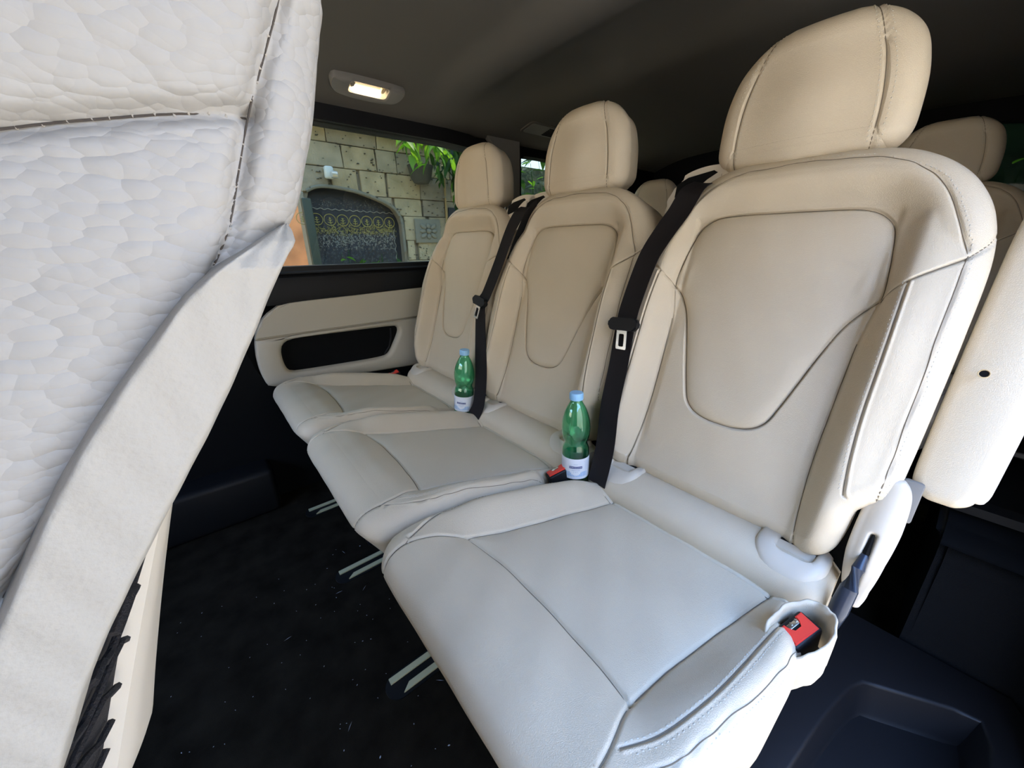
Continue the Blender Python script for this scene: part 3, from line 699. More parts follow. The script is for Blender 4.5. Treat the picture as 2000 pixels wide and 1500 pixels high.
# ------------------------------------------------------------------ front seat at the left edge
Y0 = -.15
FF = (np.array([-.150, Y0, .95]), np.array([0, 1., 0]), np.array([0, 0, 1.]), np.array([1., 0, 0]))
def fz(L): return [(y-Y0, z-.95) for y, z in L]
sil = [(-.060, .80), (-.030, .87), (-.006, .915), (.018, .945), (.034, .960), (.0408, .9687), (.0456, .981), (.0506, .9947), (.0559, 1.0156), (.0584, 1.031), (.061, 1.06), (.061, 1.11), (.052, 1.145), (.030, 1.165), (.0, 1.172)]
seamV = fz([(.040, 1.20), (.044, 1.10), (.0415, 1.04), (.0382, 1.019), (.0346, 1.0108), (.0304, 1.0012), (.0253, .99), (.022, .9815), (.0182, .9715), (.0153, .9628), (.0126, .9553), (.0096, .9478), (.003, .935), (-.02, .91), (-.06, .86)])
seamH = fz([(-.20, .925), (-.10, .953), (-.06, .965), (-.027, .9749), (-.0182, .9776), (-.0087, .9801), (.0019, .9828), (.0135, .9852), (.0235, .9868)])
def hfs(U, V):
    d1 = segdist(U, V, spline(seamV, .004)); d2 = segdist(U, V, spline(seamH, .004))
    sv = np.array(seamV)[::-1]; ux = np.interp(V, sv[:, 1], sv[:, 0])
    left = U < ux
    shz = np.array(seamH); up = V > np.interp(U, shz[:, 0], shz[:, 1])
    H = np.where(left, np.where(up, .008, .004)*(1-np.exp(-d2/.010))+.004*(1-np.exp(-d1/.006)), .001+.005*(1-np.exp(-d1/.004)))
    H = blur(H, 3)
    H += .0002*np.sin(U*60+V*90+2*np.sin(V*40))
    return H
sl = [(v-.95, .14, (u-.0185)-Y0-.0) for u, v in sil]
sl = [(v, .14, max(r, .03)) for v, l, r in sl]
fs_ = thing('front_seat', 'big front seat backrest in coarse cream leather filling the left edge', 'seat', (0, 0, 0))
fp = Pillow(FF, sl, hfs, [(seamV, .0040, .0020), (seamH, .0035, .0022)], .014, .10, nu=260, nv=320, backr=.03, rx=.9)
sv = np.array(spline(seamV, .003))[::-1]; ux = np.interp(fp.fv, sv[:, 1], sv[:, 0]); shz = np.array(seamH); up = fp.fv > np.interp(fp.fu, shz[:, 0], shz[:, 1])
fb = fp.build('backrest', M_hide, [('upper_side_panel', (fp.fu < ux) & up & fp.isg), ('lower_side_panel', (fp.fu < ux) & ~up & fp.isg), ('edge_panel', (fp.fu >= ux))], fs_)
fp.seamline([seamV[1:], seamH], fb, M_seamd, .0003, -.0001)  # dark tubes draw the shadow line along these seams
fp.stitches([seamV[4:13], seamH[3:]], fb, M_threadd, pitch=.0042, ln=.0012, wd=.0005)
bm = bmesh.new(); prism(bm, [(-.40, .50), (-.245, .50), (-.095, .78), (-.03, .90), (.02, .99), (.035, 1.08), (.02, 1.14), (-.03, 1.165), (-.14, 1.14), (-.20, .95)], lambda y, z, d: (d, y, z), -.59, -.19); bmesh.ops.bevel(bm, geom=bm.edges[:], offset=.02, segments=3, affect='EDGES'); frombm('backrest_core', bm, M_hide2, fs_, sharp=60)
# lower bolster (D) and rear shell
Dl = [(.0284, .9580), (.0171, .9507), (.0069, .9439), (-.0006, .9366), (-.0081, .9282), (-.023, .9108), (-.0366, .8925), (-.0503, .87), (-.0622, .8479), (-.085, .79), (-.10, .74), (-.11, .66)]
Dr = [(.0290, .9575), (.0304, .9522), (.0249, .9443), (.0123, .9218), (-.0032, .8964), (-.0274, .8614), (-.0498, .8267), (-.068, .7904), (-.088, .755), (-.10, .73), (-.14, .66)]
zl = np.array(sorted([(z, y) for y, z in spline(Dl, .004)])); zr = np.array(sorted([(z, y) for y, z in spline(Dr, .004)]))
rows = np.concatenate([np.linspace(.66, .93, 90), np.linspace(.932, .9575, 40)]); vs, fs = [], []; NT = 26
for z in rows:
    a = np.interp(z, zl[:, 0], zl[:, 1])-.004*min(1, (.9575-z)/.02); b = np.interp(z, zr[:, 0], zr[:, 1]); b = max(b, a+.0005); wdt = b-a
    for k in range(NT):
        t = k/(NT-1)
        if t < .30: q = t/.30; y = a+wdt*.10*q; x = -.152+.016*math.sin(q*math.pi/2)*min(1, wdt/.02)     # rolled front lip
        elif t < .75: q = (t-.30)/.45; y = a+wdt*(.10+.75*q); x = -.152+(.016-.004*q)*min(1, wdt/.02)
        else: q = (t-.75)/.25; y = a+wdt*(.85+.15*math.sin(q*math.pi/2)); x = -.152+.012*min(1, wdt/.02)-.030*(1-math.cos(q*math.pi/2))
        vs.append((x+.0004*math.sin(z*400+k), y, z))
nr = len(rows)
for i in range(nr-1):
    for k in range(NT-1): a = i*NT+k; fs.append((a, a+1, a+NT+1, a+NT))
base = len(vs)
for i, z in enumerate(rows):
    y0 = vs[i*NT][1]; vs.append((-.185, y0, z)); vs.append((-.20, vs[i*NT+NT-1][1]-.004, z))
for i in range(nr-1):
    fs.append((base+2*i, i*NT, (i+1)*NT, base+2*i+2)); fs.append((i*NT+NT-1, base+2*i+1, base+2*i+3, (i+1)*NT+NT-1))
fs.append(tuple([(nr-1)*NT+k for k in range(NT)]+[base+2*nr-1, base+2*nr-2])[::-1])
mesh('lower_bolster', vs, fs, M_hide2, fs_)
dz = lambda z: .03+(z-.952)*.605
def shell(name, x0, x1, z0, z1, m, lift=0, nxs=8, par=fs_, th=.02, edge=0, **kw):
    vs, fs = [], []; nz = 30
    for i in range(nz+1):
        z = z0+(z1-z0)*i/nz
        for k in range(nxs+1):
            x = x0+(x1-x0)*k/nxs; s_ = math.sin(min(1, max(0, (-.150-x)/.15))*math.pi/2); B = .058*min(1, max(0, (.87-z)/.20))**1.15
            e = min(k, nxs-k)/nxs; r_ = edge*(1-min(1, e*nxs/2)**.5)
            vs.append((x, dz(z)+B*s_+lift-r_, z))
    n2 = len(vs); vs += [(x, y-th, z) for x, y, z in vs]
    W_ = nxs+1
    for i in range(nz):
        for k in range(nxs): a = i*W_+k; fs.append((a, a+W_, a+W_+1, a+1)); fs.append((n2+a, n2+a+1, n2+a+W_+1, n2+a+W_))
    for i in range(nz): a = i*W_; fs.append((a, n2+a, n2+a+W_, a+W_)); a = i*W_+nxs; fs.append((a, a+W_, n2+a+W_, n2+a))
    for k in range(nxs): fs.append((k, k+1, n2+k+1, n2+k)); a = nz*W_+k; fs.append((a, n2+a, n2+a+1, a+1))
    return mesh(name, vs, fs, m, par, sharp=50, **kw)
shell('storage_net', -.158, -.232, .50, .845, M_mesh, -.006)
shell('shell_frame', -.229, -.275, .48, .87, M_plc, .004, edge=.003)
shell('shell_side', -.275, -.56, .48, .88, M_plc, -.004, nxs=12, edge=.003)
for k in range(14):                                 # loose elastic cords of the net
    z = .825-.021*k; bm = bmesh.new(); P = []
    for q in range(7):
        x = -.160-.064*q/6; zz = z-.012*q/6+.006*math.sin(q*1.3+k); s_ = math.sin(min(1, (-.150-x)/.15)*math.pi/2); P.append((x, dz(zz)+.058*min(1, max(0, (.87-zz)/.20))**1.15*s_-.003, zz))
    tube(bm, P, .0017, 6); frombm('net_cord', bm, M_mesh, fs_)
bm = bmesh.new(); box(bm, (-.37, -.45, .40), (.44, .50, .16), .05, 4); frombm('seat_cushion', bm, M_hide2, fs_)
bm = bmesh.new(); box(bm, (-.37, -.45, .17), (.36, .42, .34), .02, 2); frombm('seat_base', bm, M_blkm, fs_)

# ------------------------------------------------------------------ armrest, recliner cover and lever on the nearest seat
OB = np.array([-.25, .651, .42])
def bw(u, v, h): return tuple(OB+EX*u+BV*v+BN*h)
FA = (OB+EX*.294+BN*(-.015), EX, BV, BN)
arm = thing('armrest', 'folded-up cream armrest with a bolt hole, hanging beside the nearest backrest', 'armrest', bw(.30, .25, -.05))
LOC = np.array(arm.location)
FA = (FA[0]-LOC, EX, BV, BN)
out_a = [(.216, .012, .006), (.220, .020, .012), (.230, .024, .015), (.27, .025, .018), (.36, .025, .021), (.46, .024, .024), (.56, .022, .027), (.60, .018, .026), (.622, .010, .020)]
ap = Pillow(FA, out_a, lambda U, V: .012*(1-(U/.05)**2)+.002*np.sin(V*9), [([(.0, .2), (.0, .2001)], 0, .001)], .012, .055, nu=60, nv=140, backr=.012)
ab = ap.build('arm_pad', M_lea, [], arm)
FA2 = (FA[0]+EX*.0265-BN*.012, EX, BV, BN)
ap2 = Pillow(FA2, [(.222, .002, .002), (.227, .004, .004), (.26, .005, .006), (.50, .006, .013), (.60, .006, .014), (.62, .004, .010)], lambda U, V: .004+0*U, [], .005, .06, nu=10, nv=60, backr=.01)
ap2.build('side_cover', M_plc, [], arm)
bm = bmesh.new(); lathe(bm, [(.0058, .0), (.0058, .0012), (.0048, .0014), (.0042, .0002), (.0036, -.0028), (.001, -.003)], 24, (False, True))
sc_ = frombm('bolt_ring', bm, M_amber, arm); 
Mr = Matrix((EX, BV, BN)).transposed().to_4x4(); Mr.translation = Vector(np.array(bw(.281, .384, .0115))-LOC); sc_.matrix_local = Mr
bm = bmesh.new(); lathe(bm, [(.0046, 0), (.0046, .0006)], 20); sc2 = frombm('bolt_hole', bm, M_blkm, arm); sc2.matrix_local = Mr @ Matrix.Translation((0, 0, -.0004))

rec = thing('recliner_cover', 'cream leaf-shaped plastic hinge cover with slot at the nearest seat right side', 'seat hinge cover', bw(.245, .12, -.02))
LOC = np.array(rec.location)
FR = (OB+BN*.018-LOC, EX, BV, BN)
rc = lambda V: np.interp(V, [.015, .05, .10, .15, .20, .225], [.252, .246, .2445, .246, .246, .246])
out_r = [(.022, .001), (.04, .007), (.07, .012), (.11, .0155), (.15, .0165), (.19, .0145), (.208, .010), (.216, .004)]
rp = Pillow(FR, out_r, lambda U, V: .012*(1-((U-rc(V))/.025)**2)-.05*sst(-V, -.12, -.0)*.6, [([(.2445, .135), (.2442, .11), (.2440, .08), (.2445, .045)], .011, .0035)], .007, .035, nu=60, nv=100, backr=.006, center=rc)
rp.build('cover_shell', M_plc, [], rec)
bm = bmesh.new(); P = [np.array(bw(u, v, h))-LOC for u, v, h in ((.2445, .137, .026), (.2443, .11, .0255), (.2440, .085, .016), (.2445, .060, .008))]
tube(bm, P, [.0016, .0042, .0045, .003], 10); frombm('slot', bm, M_blkm, rec)
bm = bmesh.new(); tube(bm, [np.array(bw(.2440, .108, .022))-LOC, np.array(bw(.243, .085, .036))-LOC, np.array(bw(.242, .055, .042))-LOC, np.array(bw(.240, .020, .044))-LOC, np.array(bw(.239, -.010, .036))-LOC, np.array(bw(.239, -.018, .030))-LOC], [.004, .0075, .0105, .0115, .0085, .003], 12)
frombm('recline_lever', bm, M_blue, rec)
bm = bmesh.new(); box(bm, (0, 0, 0), (.022, .06, .020), .004); hb = frombm('hinge_bracket', bm, M_pil, rec); hb.matrix_local = Matrix.Translation(Vector(np.array(bw(.262, .195, -.005))-LOC)) @ Matrix((EX, BV, BN)).transposed().to_4x4()
bm = bmesh.new(); box(bm, (0, 0, 0), (.05, .24, .03), .006); hb = frombm('hinge_arm', bm, M_blkm, rec); hb.matrix_local = Matrix.Translation(Vector(np.array(bw(.228, .12, -.045))-LOC)) @ Matrix((EX, BV, BN)).transposed().to_4x4()

# ------------------------------------------------------------------ belts
def strip(name, pts, wv, th, m, parent, width=.047, cup=0.0):
    P = spline(pts, .008); n = len(P); K = 7; vs, fs = [], []
    Wv = [np.array(w_, float) for w_ in wv]; tt = np.linspace(0, len(Wv)-1, n)
    nrm = []
    for i in range(n):
        d = P[min(i+1, n-1)]-P[max(i-1, 0)]; d /= np.linalg.norm(d)
        k = int(min(tt[i], len(Wv)-1.001)); f = tt[i]-k; wvec = Wv[k]*(1-f)+Wv[min(k+1, len(Wv)-1)]*f
        wvec = wvec-d*(wvec@d); wvec /= np.linalg.norm(wvec); nv = np.cross(wvec, d); nrm.append(nv)
        for s_ in (-1, 1):
            for k in range(K):
                q = (k/(K-1)-.5); vs.append(P[i]+wvec*q*width+nv*(s_*th/2+cup*(1-4*q*q)))
    for i in range(n-1):
        a, b = i*2*K, (i+1)*2*K
        for k in range(K-1): fs += [(a+k, a+k+1, b+k+1, b+k), (a+K+k, b+K+k, b+K+k+1, a+K+k+1)]
        fs += [(a, b, b+K, a+K), (a+K-1, a+2*K-1, b+2*K-1, b+K-1)]
    e = (n-1)*2*K
    fs += [tuple(list(range(K))+list(range(2*K-1, K-1, -1))), tuple(list(range(e, e+K))+list(range(e+2*K-1, e+K-1, -1)))[::-1]]
    return mesh(name, vs, fs, m, parent, sharp=60)
def buckle_tongue(parent, pos, X, D, N, s=1.0):
    """pos centre of the black grip; X across the belt, D down along it, N towards the viewer."""
    M = Matrix((X, D, N)).transposed().to_4x4(); M.translation = Vector(pos)
    bm = bmesh.new(); prism(bm, rrect(0, 0, .070*s, .027*s, .010*s, 5), lambda x, y, d: (x*(1-.9*(y+.0)*2), y, d), -.005, .009)
    bmesh.ops.bevel(bm, geom=[e for e in bm.edges], offset=.003, segments=2, affect='EDGES')
    g = frombm('tongue_grip', bm, M_blk, parent, sharp=60); g.matrix_local = M
    bm = bmesh.new(); o_, i_ = matched(rrect(0, .034, .0125, .027, .003, 4), 0, .034, 48, x0=-.0125, x1=.0125, y0=.010, y1=.0535)
    ringpanel(bm, o_, i_, lambda x, y, d: (x-.15*(y-.01), y, d), .001, .0040); g = frombm('tongue_plate', bm, M_chr, parent, sharp=30); g.matrix_local = M
def belt(label, cat_pts, wv, gpos, group, hang, dN=.018, tongue=True):
    b = thing('seat_belt', label, 'seat belt', (0, 0, 0), group)
    strip('webbing', cat_pts, wv, .0016, M_web, b, cup=.0015)
    if tongue:
        d = np.array(cat_pts[hang+1], float)-np.array(cat_pts[hang-1], float); d /= np.linalg.norm(d)
        X = np.array(wv[min(len(wv)-1, int(len(wv)*hang/len(cat_pts)))], float); X = X-d*(X@d); X /= np.linalg.norm(X); N = np.cross(X, d); 
        if N[1] > 0: N = -N; X = -X
        buckle_tongue(b, np.array(cat_pts[hang], float)+N*.006, X, d, N)
    return b
nb = [(-.392, .800, 1.060), (-.402, .781, 1.046), (-.418, .770, 1.008), (-.435, .760, .976), (-.457, .744, .923), (-.469, .719, .837), (-.469, .703, .786), (-.461, .679, .704), (-.455, .652, .614), (-.440, .625, .525), (-.440, .604, .440)]
belt('black seat belt with steel tongue hanging between the middle and nearest seats', nb, [(1, .0, 0), (1, .0, 0), (1, 0, 0), (1, 0, 0), (1, 0, 0), (1, 0, 0)], None, 'black seat belts', 6)
fb1 = [(-.901, .795, 1.055), (-.907, .779, 1.040), (-.935, .765, .992), (-.961, .737, .897), (-.990, .710, .807), (-1.006, .702, .781), (-1.002, .692, .748), (-.960, .658, .636), (-.930, .635, .557), (-.915, .612, .482), (-.928, .599, .439)]
belt('black seat belt with steel tongue at the farthest seat right shoulder', fb1, [(1, .0, 0), (1, 0, 0), (1, 0, 0), (1, .2, 0), (1, .2, 0)], None, 'black seat belts', 5)
nb2 = [(-.893, .835, 1.062), (-.909, .824, 1.045), (-.924, .806, .998), (-.951, .778, .903), (-.988, .750, .804), (-.986, .735, .746), (-.965, .702, .632), (-.955, .678, .547), (-.945, .652, .467)]
nb2 = [(x-.007, y+.010, z) for x, y, z in nb2]
belt('black seat belt running down the middle seat left edge, behind the hanging one', nb2, [(1, .15, 0), (1, .15, 0), (1, .0, 0), (1, .3, 0), (1, .8, 0), (1, .6, 0)], None, 'black seat belts', 5)
# shoulder guides: part of the seats they sit on
def guide(seat, u, mirror=1):
    """Arched cream outlet with a slot, on the seat's shoulder (a part of that seat)."""
    Mg = Matrix.Translation(Vector((u, .001+BV[1]*.672-BN[1]*.035, .42+BV[2]*.672-BN[2]*.035))) @ Matrix((EX, BV, BN)).transposed().to_4x4()
    bm = bmesh.new(); prism(bm, spline([(-.060, -.06), (-.056, .0), (-.040, .024), (.0, .036), (.05, .034), (.085, .02), (.09, -.06)], .01, True), lambda x, y, d: (x*mirror, y, d), -.035, .030)
    bmesh.ops.bevel(bm, geom=[e for e in bm.edges if abs(e.verts[0].co.z-e.verts[1].co.z) < 1e-6], offset=.009, segments=3, affect='EDGES')
    g = frombm('belt_guide', bm, M_plc, seat, sharp=60); g.matrix_local = Mg
    bm = bmesh.new(); prism(bm, [(-.052, .006), (-.03, .018), (.02, .026), (.028, .021), (.01, .010), (-.01, -.010), (-.05, -.02)], lambda x, y, d: (x*mirror, y, d), .026, .0312)
    s_ = frombm('guide_slot', bm, M_blkm, g, smooth=False)
    bm = bmesh.new(); prism(bm, spline([(-.008, -.03), (.004, -.002), (.030, .018), (.040, .010), (.03, -.02), (.015, -.04)], .006, True), lambda x, y, d: (x*mirror, y, d), .028, .034)
    bmesh.ops.bevel(bm, geom=bm.edges[:], offset=.002, segments=2, affect='EDGES'); frombm('guide_scoop', bm, M_plc, g)
seats = {round(o.location.x, 2): o for o in COL.objects if o.name.startswith('passenger_seat') and o.parent is None and o.location.y < 1}
guide(seats[-.25], -.170); guide(seats[-.74], -.170); guide(seats[-1.23], .235)

# ------------------------------------------------------------------ buckles
def buckle(label, loc, rot, sleeve=False):
    b = thing('belt_buckle', label, 'belt buckle', loc, 'red button belt buckles', rot)
    bm = bmesh.new(); box(bm, (0, 0, -.028), (.031, .052, .060), .005, 3); frombm('buckle_housing', bm, M_blk, b)
    bm = bmesh.new()
    prism(bm, [(-.0115, -.022), (.0115, -.022), (.0125, .020), (-.0115, .022), (-.0115, .010), (-.004, .010), (.0015, .005), (.0015, -.007), (-.004, -.011), (-.0115, -.011)], lambda x, y, d: (x, y, d), .0, .0042)
    bmesh.ops.bevel(bm, geom=[e for e in bm.edges if e.verts[0].co.z > .004 and e.verts[1].co.z > .004], offset=.0012, segments=2, affect='EDGES')
    frombm('release_button', bm, M_red, b)
    bm = bmesh.new(); box(bm, (-.0065, -.0005, .0022), (.006, .019, .002), .0005); box(bm, (-.008, .006, .0030), (.004, .002, .002), .0003); box(bm, (-.008, -.003, .003), (.004, .002, .002), .0003); frombm('latch_spring', bm, M_chr, b)
    if sleeve:
        vs, fs = [], []; n = 64
        prof = [(1.0, -.075, 0), (1.02, -.03, 0), (1.03, -.006, 0), (1.00, .004, 0), (.93, .005, 0), (.86, -.004, 0), (.82, -.03, 0), (.80, -.07, 0)]
        for f_, z, _ in prof:
            for k in range(n):
                a = 2*math.pi*k/n; wob = 1+.04*math.sin(3*a+1)+.02*math.sin(7*a+z*60)+.012*math.sin(17*a+z*100)
                vs.append((.029*f_*math.cos(a)*wob+.002, .054*f_*math.sin(a)*wob, z+.006+.005*math.sin(2*a+.6)+.0015*math.sin(9*a)))
        for i in range(len(prof)-1):
            for k in range(n): fs.append((i*n+k, i*n+(k+1) % n, (i+1)*n+(k+1) % n, (i+1)*n+k))
        mesh('fabric_sleeve', vs, fs, M_lea, b)
    return b
buckle('red and black belt buckle in a gathered cream sleeve at the nearest seat right corner', (-.036, .516, .468), (math.radians(14), math.radians(2), math.radians(-16)), True)
buckle('red belt buckle lying beside the nearer green bottle, between middle and nearest seats', (-.522, .560, .452), (math.radians(20), math.radians(-8), math.radians(-24)))
buckle('red belt buckle barely showing at the far side of the farthest seat, by the door', (-1.475, .565, .452), (math.radians(15), math.radians(10), 0))

# ------------------------------------------------------------------ bottles
def wrap(bm_or_pts, R, zoff, ang0):
    pass
def label_patch(parent, name, m, a0, a1, z0, z1, R, ang, nseg=None):
    nseg = nseg or max(2, int((a1-a0)/.12)); vs, fs = [], []
    for k in range(nseg+1):
        a = ang+a0+(a1-a0)*k/nseg
        for z in (z0, z1): vs.append((R*math.cos(a), R*math.sin(a), z))
    for k in range(nseg): fs.append((2*k, 2*k+2, 2*k+3, 2*k+1))
    return vs, fs
def text_wrap(txt, size, R, z, ang, m, name, parent, adv=None):
    cu = bpy.data.curves.new('t', 'FONT'); cu.body = txt; cu.size = size; cu.align_x = 'CENTER'; cu.align_y = 'CENTER'; cu.resolution_u = 2
    o = bpy.data.objects.new('t', cu); COL.objects.link(o); dg = bpy.context.evaluated_depsgraph_get(); me = bpy.data.meshes.new_from_object(o.evaluated_get(dg))
    bpy.data.objects.remove(o)
    for v in me.vertices:
        a = ang+v.co.x/R; v.co = (R*math.cos(a), R*math.sin(a), z+v.co.y)
    return link(name, me, m, parent, False)
def bottle(label, loc, rot, ang, fill):
    b = thing('water_bottle', label, 'bottle', loc, None, rot)
    prof = [(.004, .004), (.016, .002), (.024, .0), (.029, .003), (.0312, .010), (.0315, .020), (.0305, .028), (.0312, .034), (.0312, .072), (.0312, .084), (.0305, .094), (.0275, .103), (.0262, .108), (.0270, .113), (.0305, .124), (.0325, .138), (.0325, .150), (.0305, .166), (.0260, .182), (.0205, .195), (.0155, .204), (.0132, .209), (.0130, .214)]
    pp = spline(prof, .0025)
    inn = [(max(.0005, r-.0007), z+(.0008 if z < .02 else 0)) for r, z in pp][::-1]
    bm = bmesh.new(); lathe(bm, [tuple(p) for p in pp]+inn, 48, (False, False)); bm.verts.ensure_lookup_table(); body = frombm('bottle_body', bm, M_grn, b, sharp=80)
    bm = bmesh.new(); n = 60; P = [(.0148, .2125), (.0150, .2140), (.0150, .2265), (.0140, .2285), (.0, .2288)]
    rings = [[bm.verts.new(((r+(.0005 if (k % 2 and i in (1, 2)) else 0))*math.cos(2*math.pi*k/n), (r+(.0005 if (k % 2 and i in (1, 2)) else 0))*math.sin(2*math.pi*k/n), z)) for k in range(n)] for i, (r, z) in enumerate(P[:-1])]
    for A_, B_ in zip(rings, rings[1:]):
        for k in range(n): bm.faces.new((A_[k], A_[(k+1) % n], B_[(k+1) % n], B_[k]))
    bm.faces.new(rings[-1]); bm.faces.new(rings[0][::-1]); frombm('cap', bm, M_cap, b, sharp=40)
    R = .0317
    bm = bmesh.new(); lathe(bm, [(R-.0002, .027), (R, .027), (R, .078), (R-.0002, .078)], 64, (False, False)); lab = frombm('paper_label', bm, M_lab, b)
    def flat(name, m, rects, dR):
        vs, fs = [], []
        for a0, a1, z0, z1 in rects:
            v_, f_ = label_patch(lab, name, m, a0, a1, z0, z1, R+dR, ang); k = len(vs); vs += v_; fs += [tuple(i+k for i in f) for f in f_]
        o = mesh(name, vs, fs, m, lab, True); return o
    flat('printed_stripes', M_lbl, [(-.95+.11*k, -.90+.11*k, .0335, .0455) for k in range(17)], .00015)
    flat('printed_block', M_nav, [(-1.65, -1.05, .034, .046), (1.9, 2.6, .034, .046)], .00020)
    # white shield over the stripes
    vs, fs = [], []; n = 24
    for k in range(n):
        a = 2*math.pi*k/n; x = .46*math.cos(a); z = .0545+.0165*math.sin(a)-(.002 if math.sin(a) < -.5 else 0)
        vs.append(((R+.0003)*math.cos(ang+x), (R+.0003)*math.sin(ang+x), z))
    vs.append(((R+.0012)*math.cos(ang), (R+.0012)*math.sin(ang), .054)); 
    for k in range(n): fs.append((k, (k+1) % n, n))
    # follow the curve: subdivide by using narrow slats instead of a fan
    vs, fs = [], []
    for k in range(21):
        x = -.48+.96*k/20; hz = .0168*math.sqrt(max(0, 1-(x/.48)**2)); 
        for z in (.0545-hz*1.1, .0545+hz*.9): vs.append(((R+.0003)*math.cos(ang+x), (R+.0003)*math.sin(ang+x), z))
    for k in range(20): fs.append((2*k, 2*k+2, 2*k+3, 2*k+1))
    mesh('printed_shield', vs, fs, M_lab, lab, True)
    flat('name_band', M_nav, [(-.47, .47, .0540, .0600)], .0005)
    text_wrap('SORGESANA', .0050, R+.0008, .0569, ang, M_lab, 'name_lettering', lab)
    flat('printed_lines', M_gry, [(-.30, .30, .0490, .0502), (-.17, .17, .0458, .0464), (-.17, .17, .0440, .0446), (-.15, .15, .0642, .0650)]+[(-1.5, -.75-.1*(k % 2), .0500+.0030*k, .0506+.0030*k) for k in range(7)]+[(.70, 1.4, .0490+.0030*k, .0496+.0030*k) for k in range(7)]+[(.62, 1.5, .0705, .0712)], .0004)
    return b
bottle('nearer green water bottle with pale blue cap, between middle and nearest seats', (-.500, .602, .415), (0, math.radians(-2.5), 0), math.radians(-47), 0)
bottle('farther green water bottle with pale blue cap, between farthest and middle seats', (-.992, .602, .418), (math.radians(-2), math.radians(3.5), 0), math.radians(-50), 0)

# ------------------------------------------------------------------ ceiling fittings
def oncei(x, y, dz_=0):
    n = Vector((-(zc(x+.01, y)-zc(x-.01, y))/.02, -(zc(x, y+.01)-zc(x, y-.01))/.02, 1)).normalized()
    M = Matrix.Translation(Vector((x, y, zc(x, y)+dz_)))
    ax = Vector((0, 1, 0)); ax = (ax-n*ax.dot(n)).normalized(); bx = n.cross(ax)
    R_ = Matrix((ax, -bx, -n)).transposed().to_4x4()      # local x along the van, y towards the far wall, z down
    return M @ R_
lx, ly = -1.485, .60
lamp = thing('ceiling_lamp', 'grey oblong reading lamp glowing warm on the roof lining above the side window', 'lamp')
lamp.matrix_world = oncei(lx, ly) @ Matrix.Scale(1.02, 4)
def L2(poly, z0, z1, nm, m, bev=.004, par=lamp, **k):
    bm = bmesh.new(); prism(bm, poly, lambda x, y, d: (x, y, d), z0, z1)
    if bev: bmesh.ops.bevel(bm, geom=[e for e in bm.edges if e.verts[0].co.z > z1-1e-6 and e.verts[1].co.z > z1-1e-6], offset=bev, segments=3, affect='EDGES')
    return frombm(nm, bm, m, par, sharp=50, **k)
oval = spline([(-.118, .035), (-.118, .0), (-.10, -.030), (-.055, -.042), (0, -.044), (.055, -.042), (.10, -.030), (.118, .0), (.118, .035), (.085, .042), (0, .044), (-.085, .042)], .012, True)
o_, i_ = matched(rrect(0, .010, .125, .052, .012), 0, .010, 72, x0=-9, x1=9, y0=-9, y1=9); _, o2 = matched(oval, 0, .010, 72, x0=-9, x1=9, y0=-9, y1=9)
bm = bmesh.new(); rows = [[bm.verts.new((x, y, z)) for x, y in P] for P, z in ((o2, -.01), (o2, .010), (off(o2, -.004), .018), (off(i_, .006), .022), (i_, .018), (i_, -.01))]
for A_, B_ in zip(rows, rows[1:]):
    for k in range(72): bm.faces.new((A_[k], A_[(k+1) % 72], B_[(k+1) % 72], B_[k]))
frombm('lamp_bezel', bm, M_pil, lamp, sharp=50)
L2(rrect(0, .010, .122, .050, .01), -.008, .000, 'lamp_well', M_amber, 0)
L2(rrect(0, -.008, .092, .015, .004), .000, .011, 'lit_lens', M_lampe, .002)
L2(rrect(.048, .012, .010, .024, .004), .0, .010, 'lamp_switch', M_amber, .002); L2(rrect(-.050, .010, .012, .022, .004), .0, .010, 'lamp_switch', M_pil, .002)
vent = thing('ceiling_vent', 'dark air vent plate in the roof lining above the rear quarter window', 'vent'); vent.matrix_world = oncei(-1.475, 1.42)
L2(rrect(0, 0, .24, .10, .02), -.006, .005, 'vent_plate', M_head, .003, vent); L2(rrect(0, 0, .215, .078, .014), .004, .0062, 'vent_face', M_pil, .001, vent)
for k in range(6): L2(rrect(.045, -.026+.0105*k, .085, .0045, .002), .0055, .0085, 'slat', M_blkm, .0, vent)

# ------------------------------------------------------------------ outside
M_st = [mat('tuff_stone_%d' % i, c, .9, bump=('noise', 60, .6, .01), var=(7, .22)) for i, c in enumerate([(.36, .31, .22), (.31, .27, .20), (.42, .36, .24), (.28, .25, .20), (.40, .33, .21)])]
M_mort = mat('dark_mortar', (.27, .23, .17), .95)
M_pore = mat('stone_pore', (.06, .055, .045), .95)
M_rel = mat('grey_carved_stone', (.22, .215, .18), .9, bump=('noise', 40, .5, .01))
M_gnd = mat('pale_paving', (.54, .48, .38), .9, var=(2, .15))
M_nvy = mat('navy_mural_paint', (.030, .032, .042), .6, var=(5, .4))
M_gold = mat('gold_paint', (.42, .36, .12), .6)
M_wpt = mat('pale_paint', (.42, .42, .38), .7)
M_lf = []
for i, c in enumerate([(.08, .20, .025), (.04, .11, .02), (.15, .30, .03), (.02, .05, .015)]):
    m = mat('leaf_green_%d' % i, c, .5); m.node_tree.nodes['Principled BSDF'].inputs['Transmission Weight'].default_value = 0
    b_ = m.node_tree.nodes['Principled BSDF']; t_ = m.node_tree; tl = t_.nodes.new('ShaderNodeBsdfTranslucent'); tl.inputs[0].default_value = (min(1, c[0]*1.8), min(1, c[1]*1.8), c[2], 1)
    ad = t_.nodes.new('ShaderNodeMixShader'); ad.inputs[0].default_value = .45; o__ = [n for n in t_.nodes if n.type == 'OUTPUT_MATERIAL'][0]
    t_.links.new(b_.outputs[0], ad.inputs[1]); t_.links.new(tl.outputs[0], ad.inputs[2]); t_.links.new(ad.outputs[0], o__.inputs[0]); M_lf.append(m)
gz = -.45
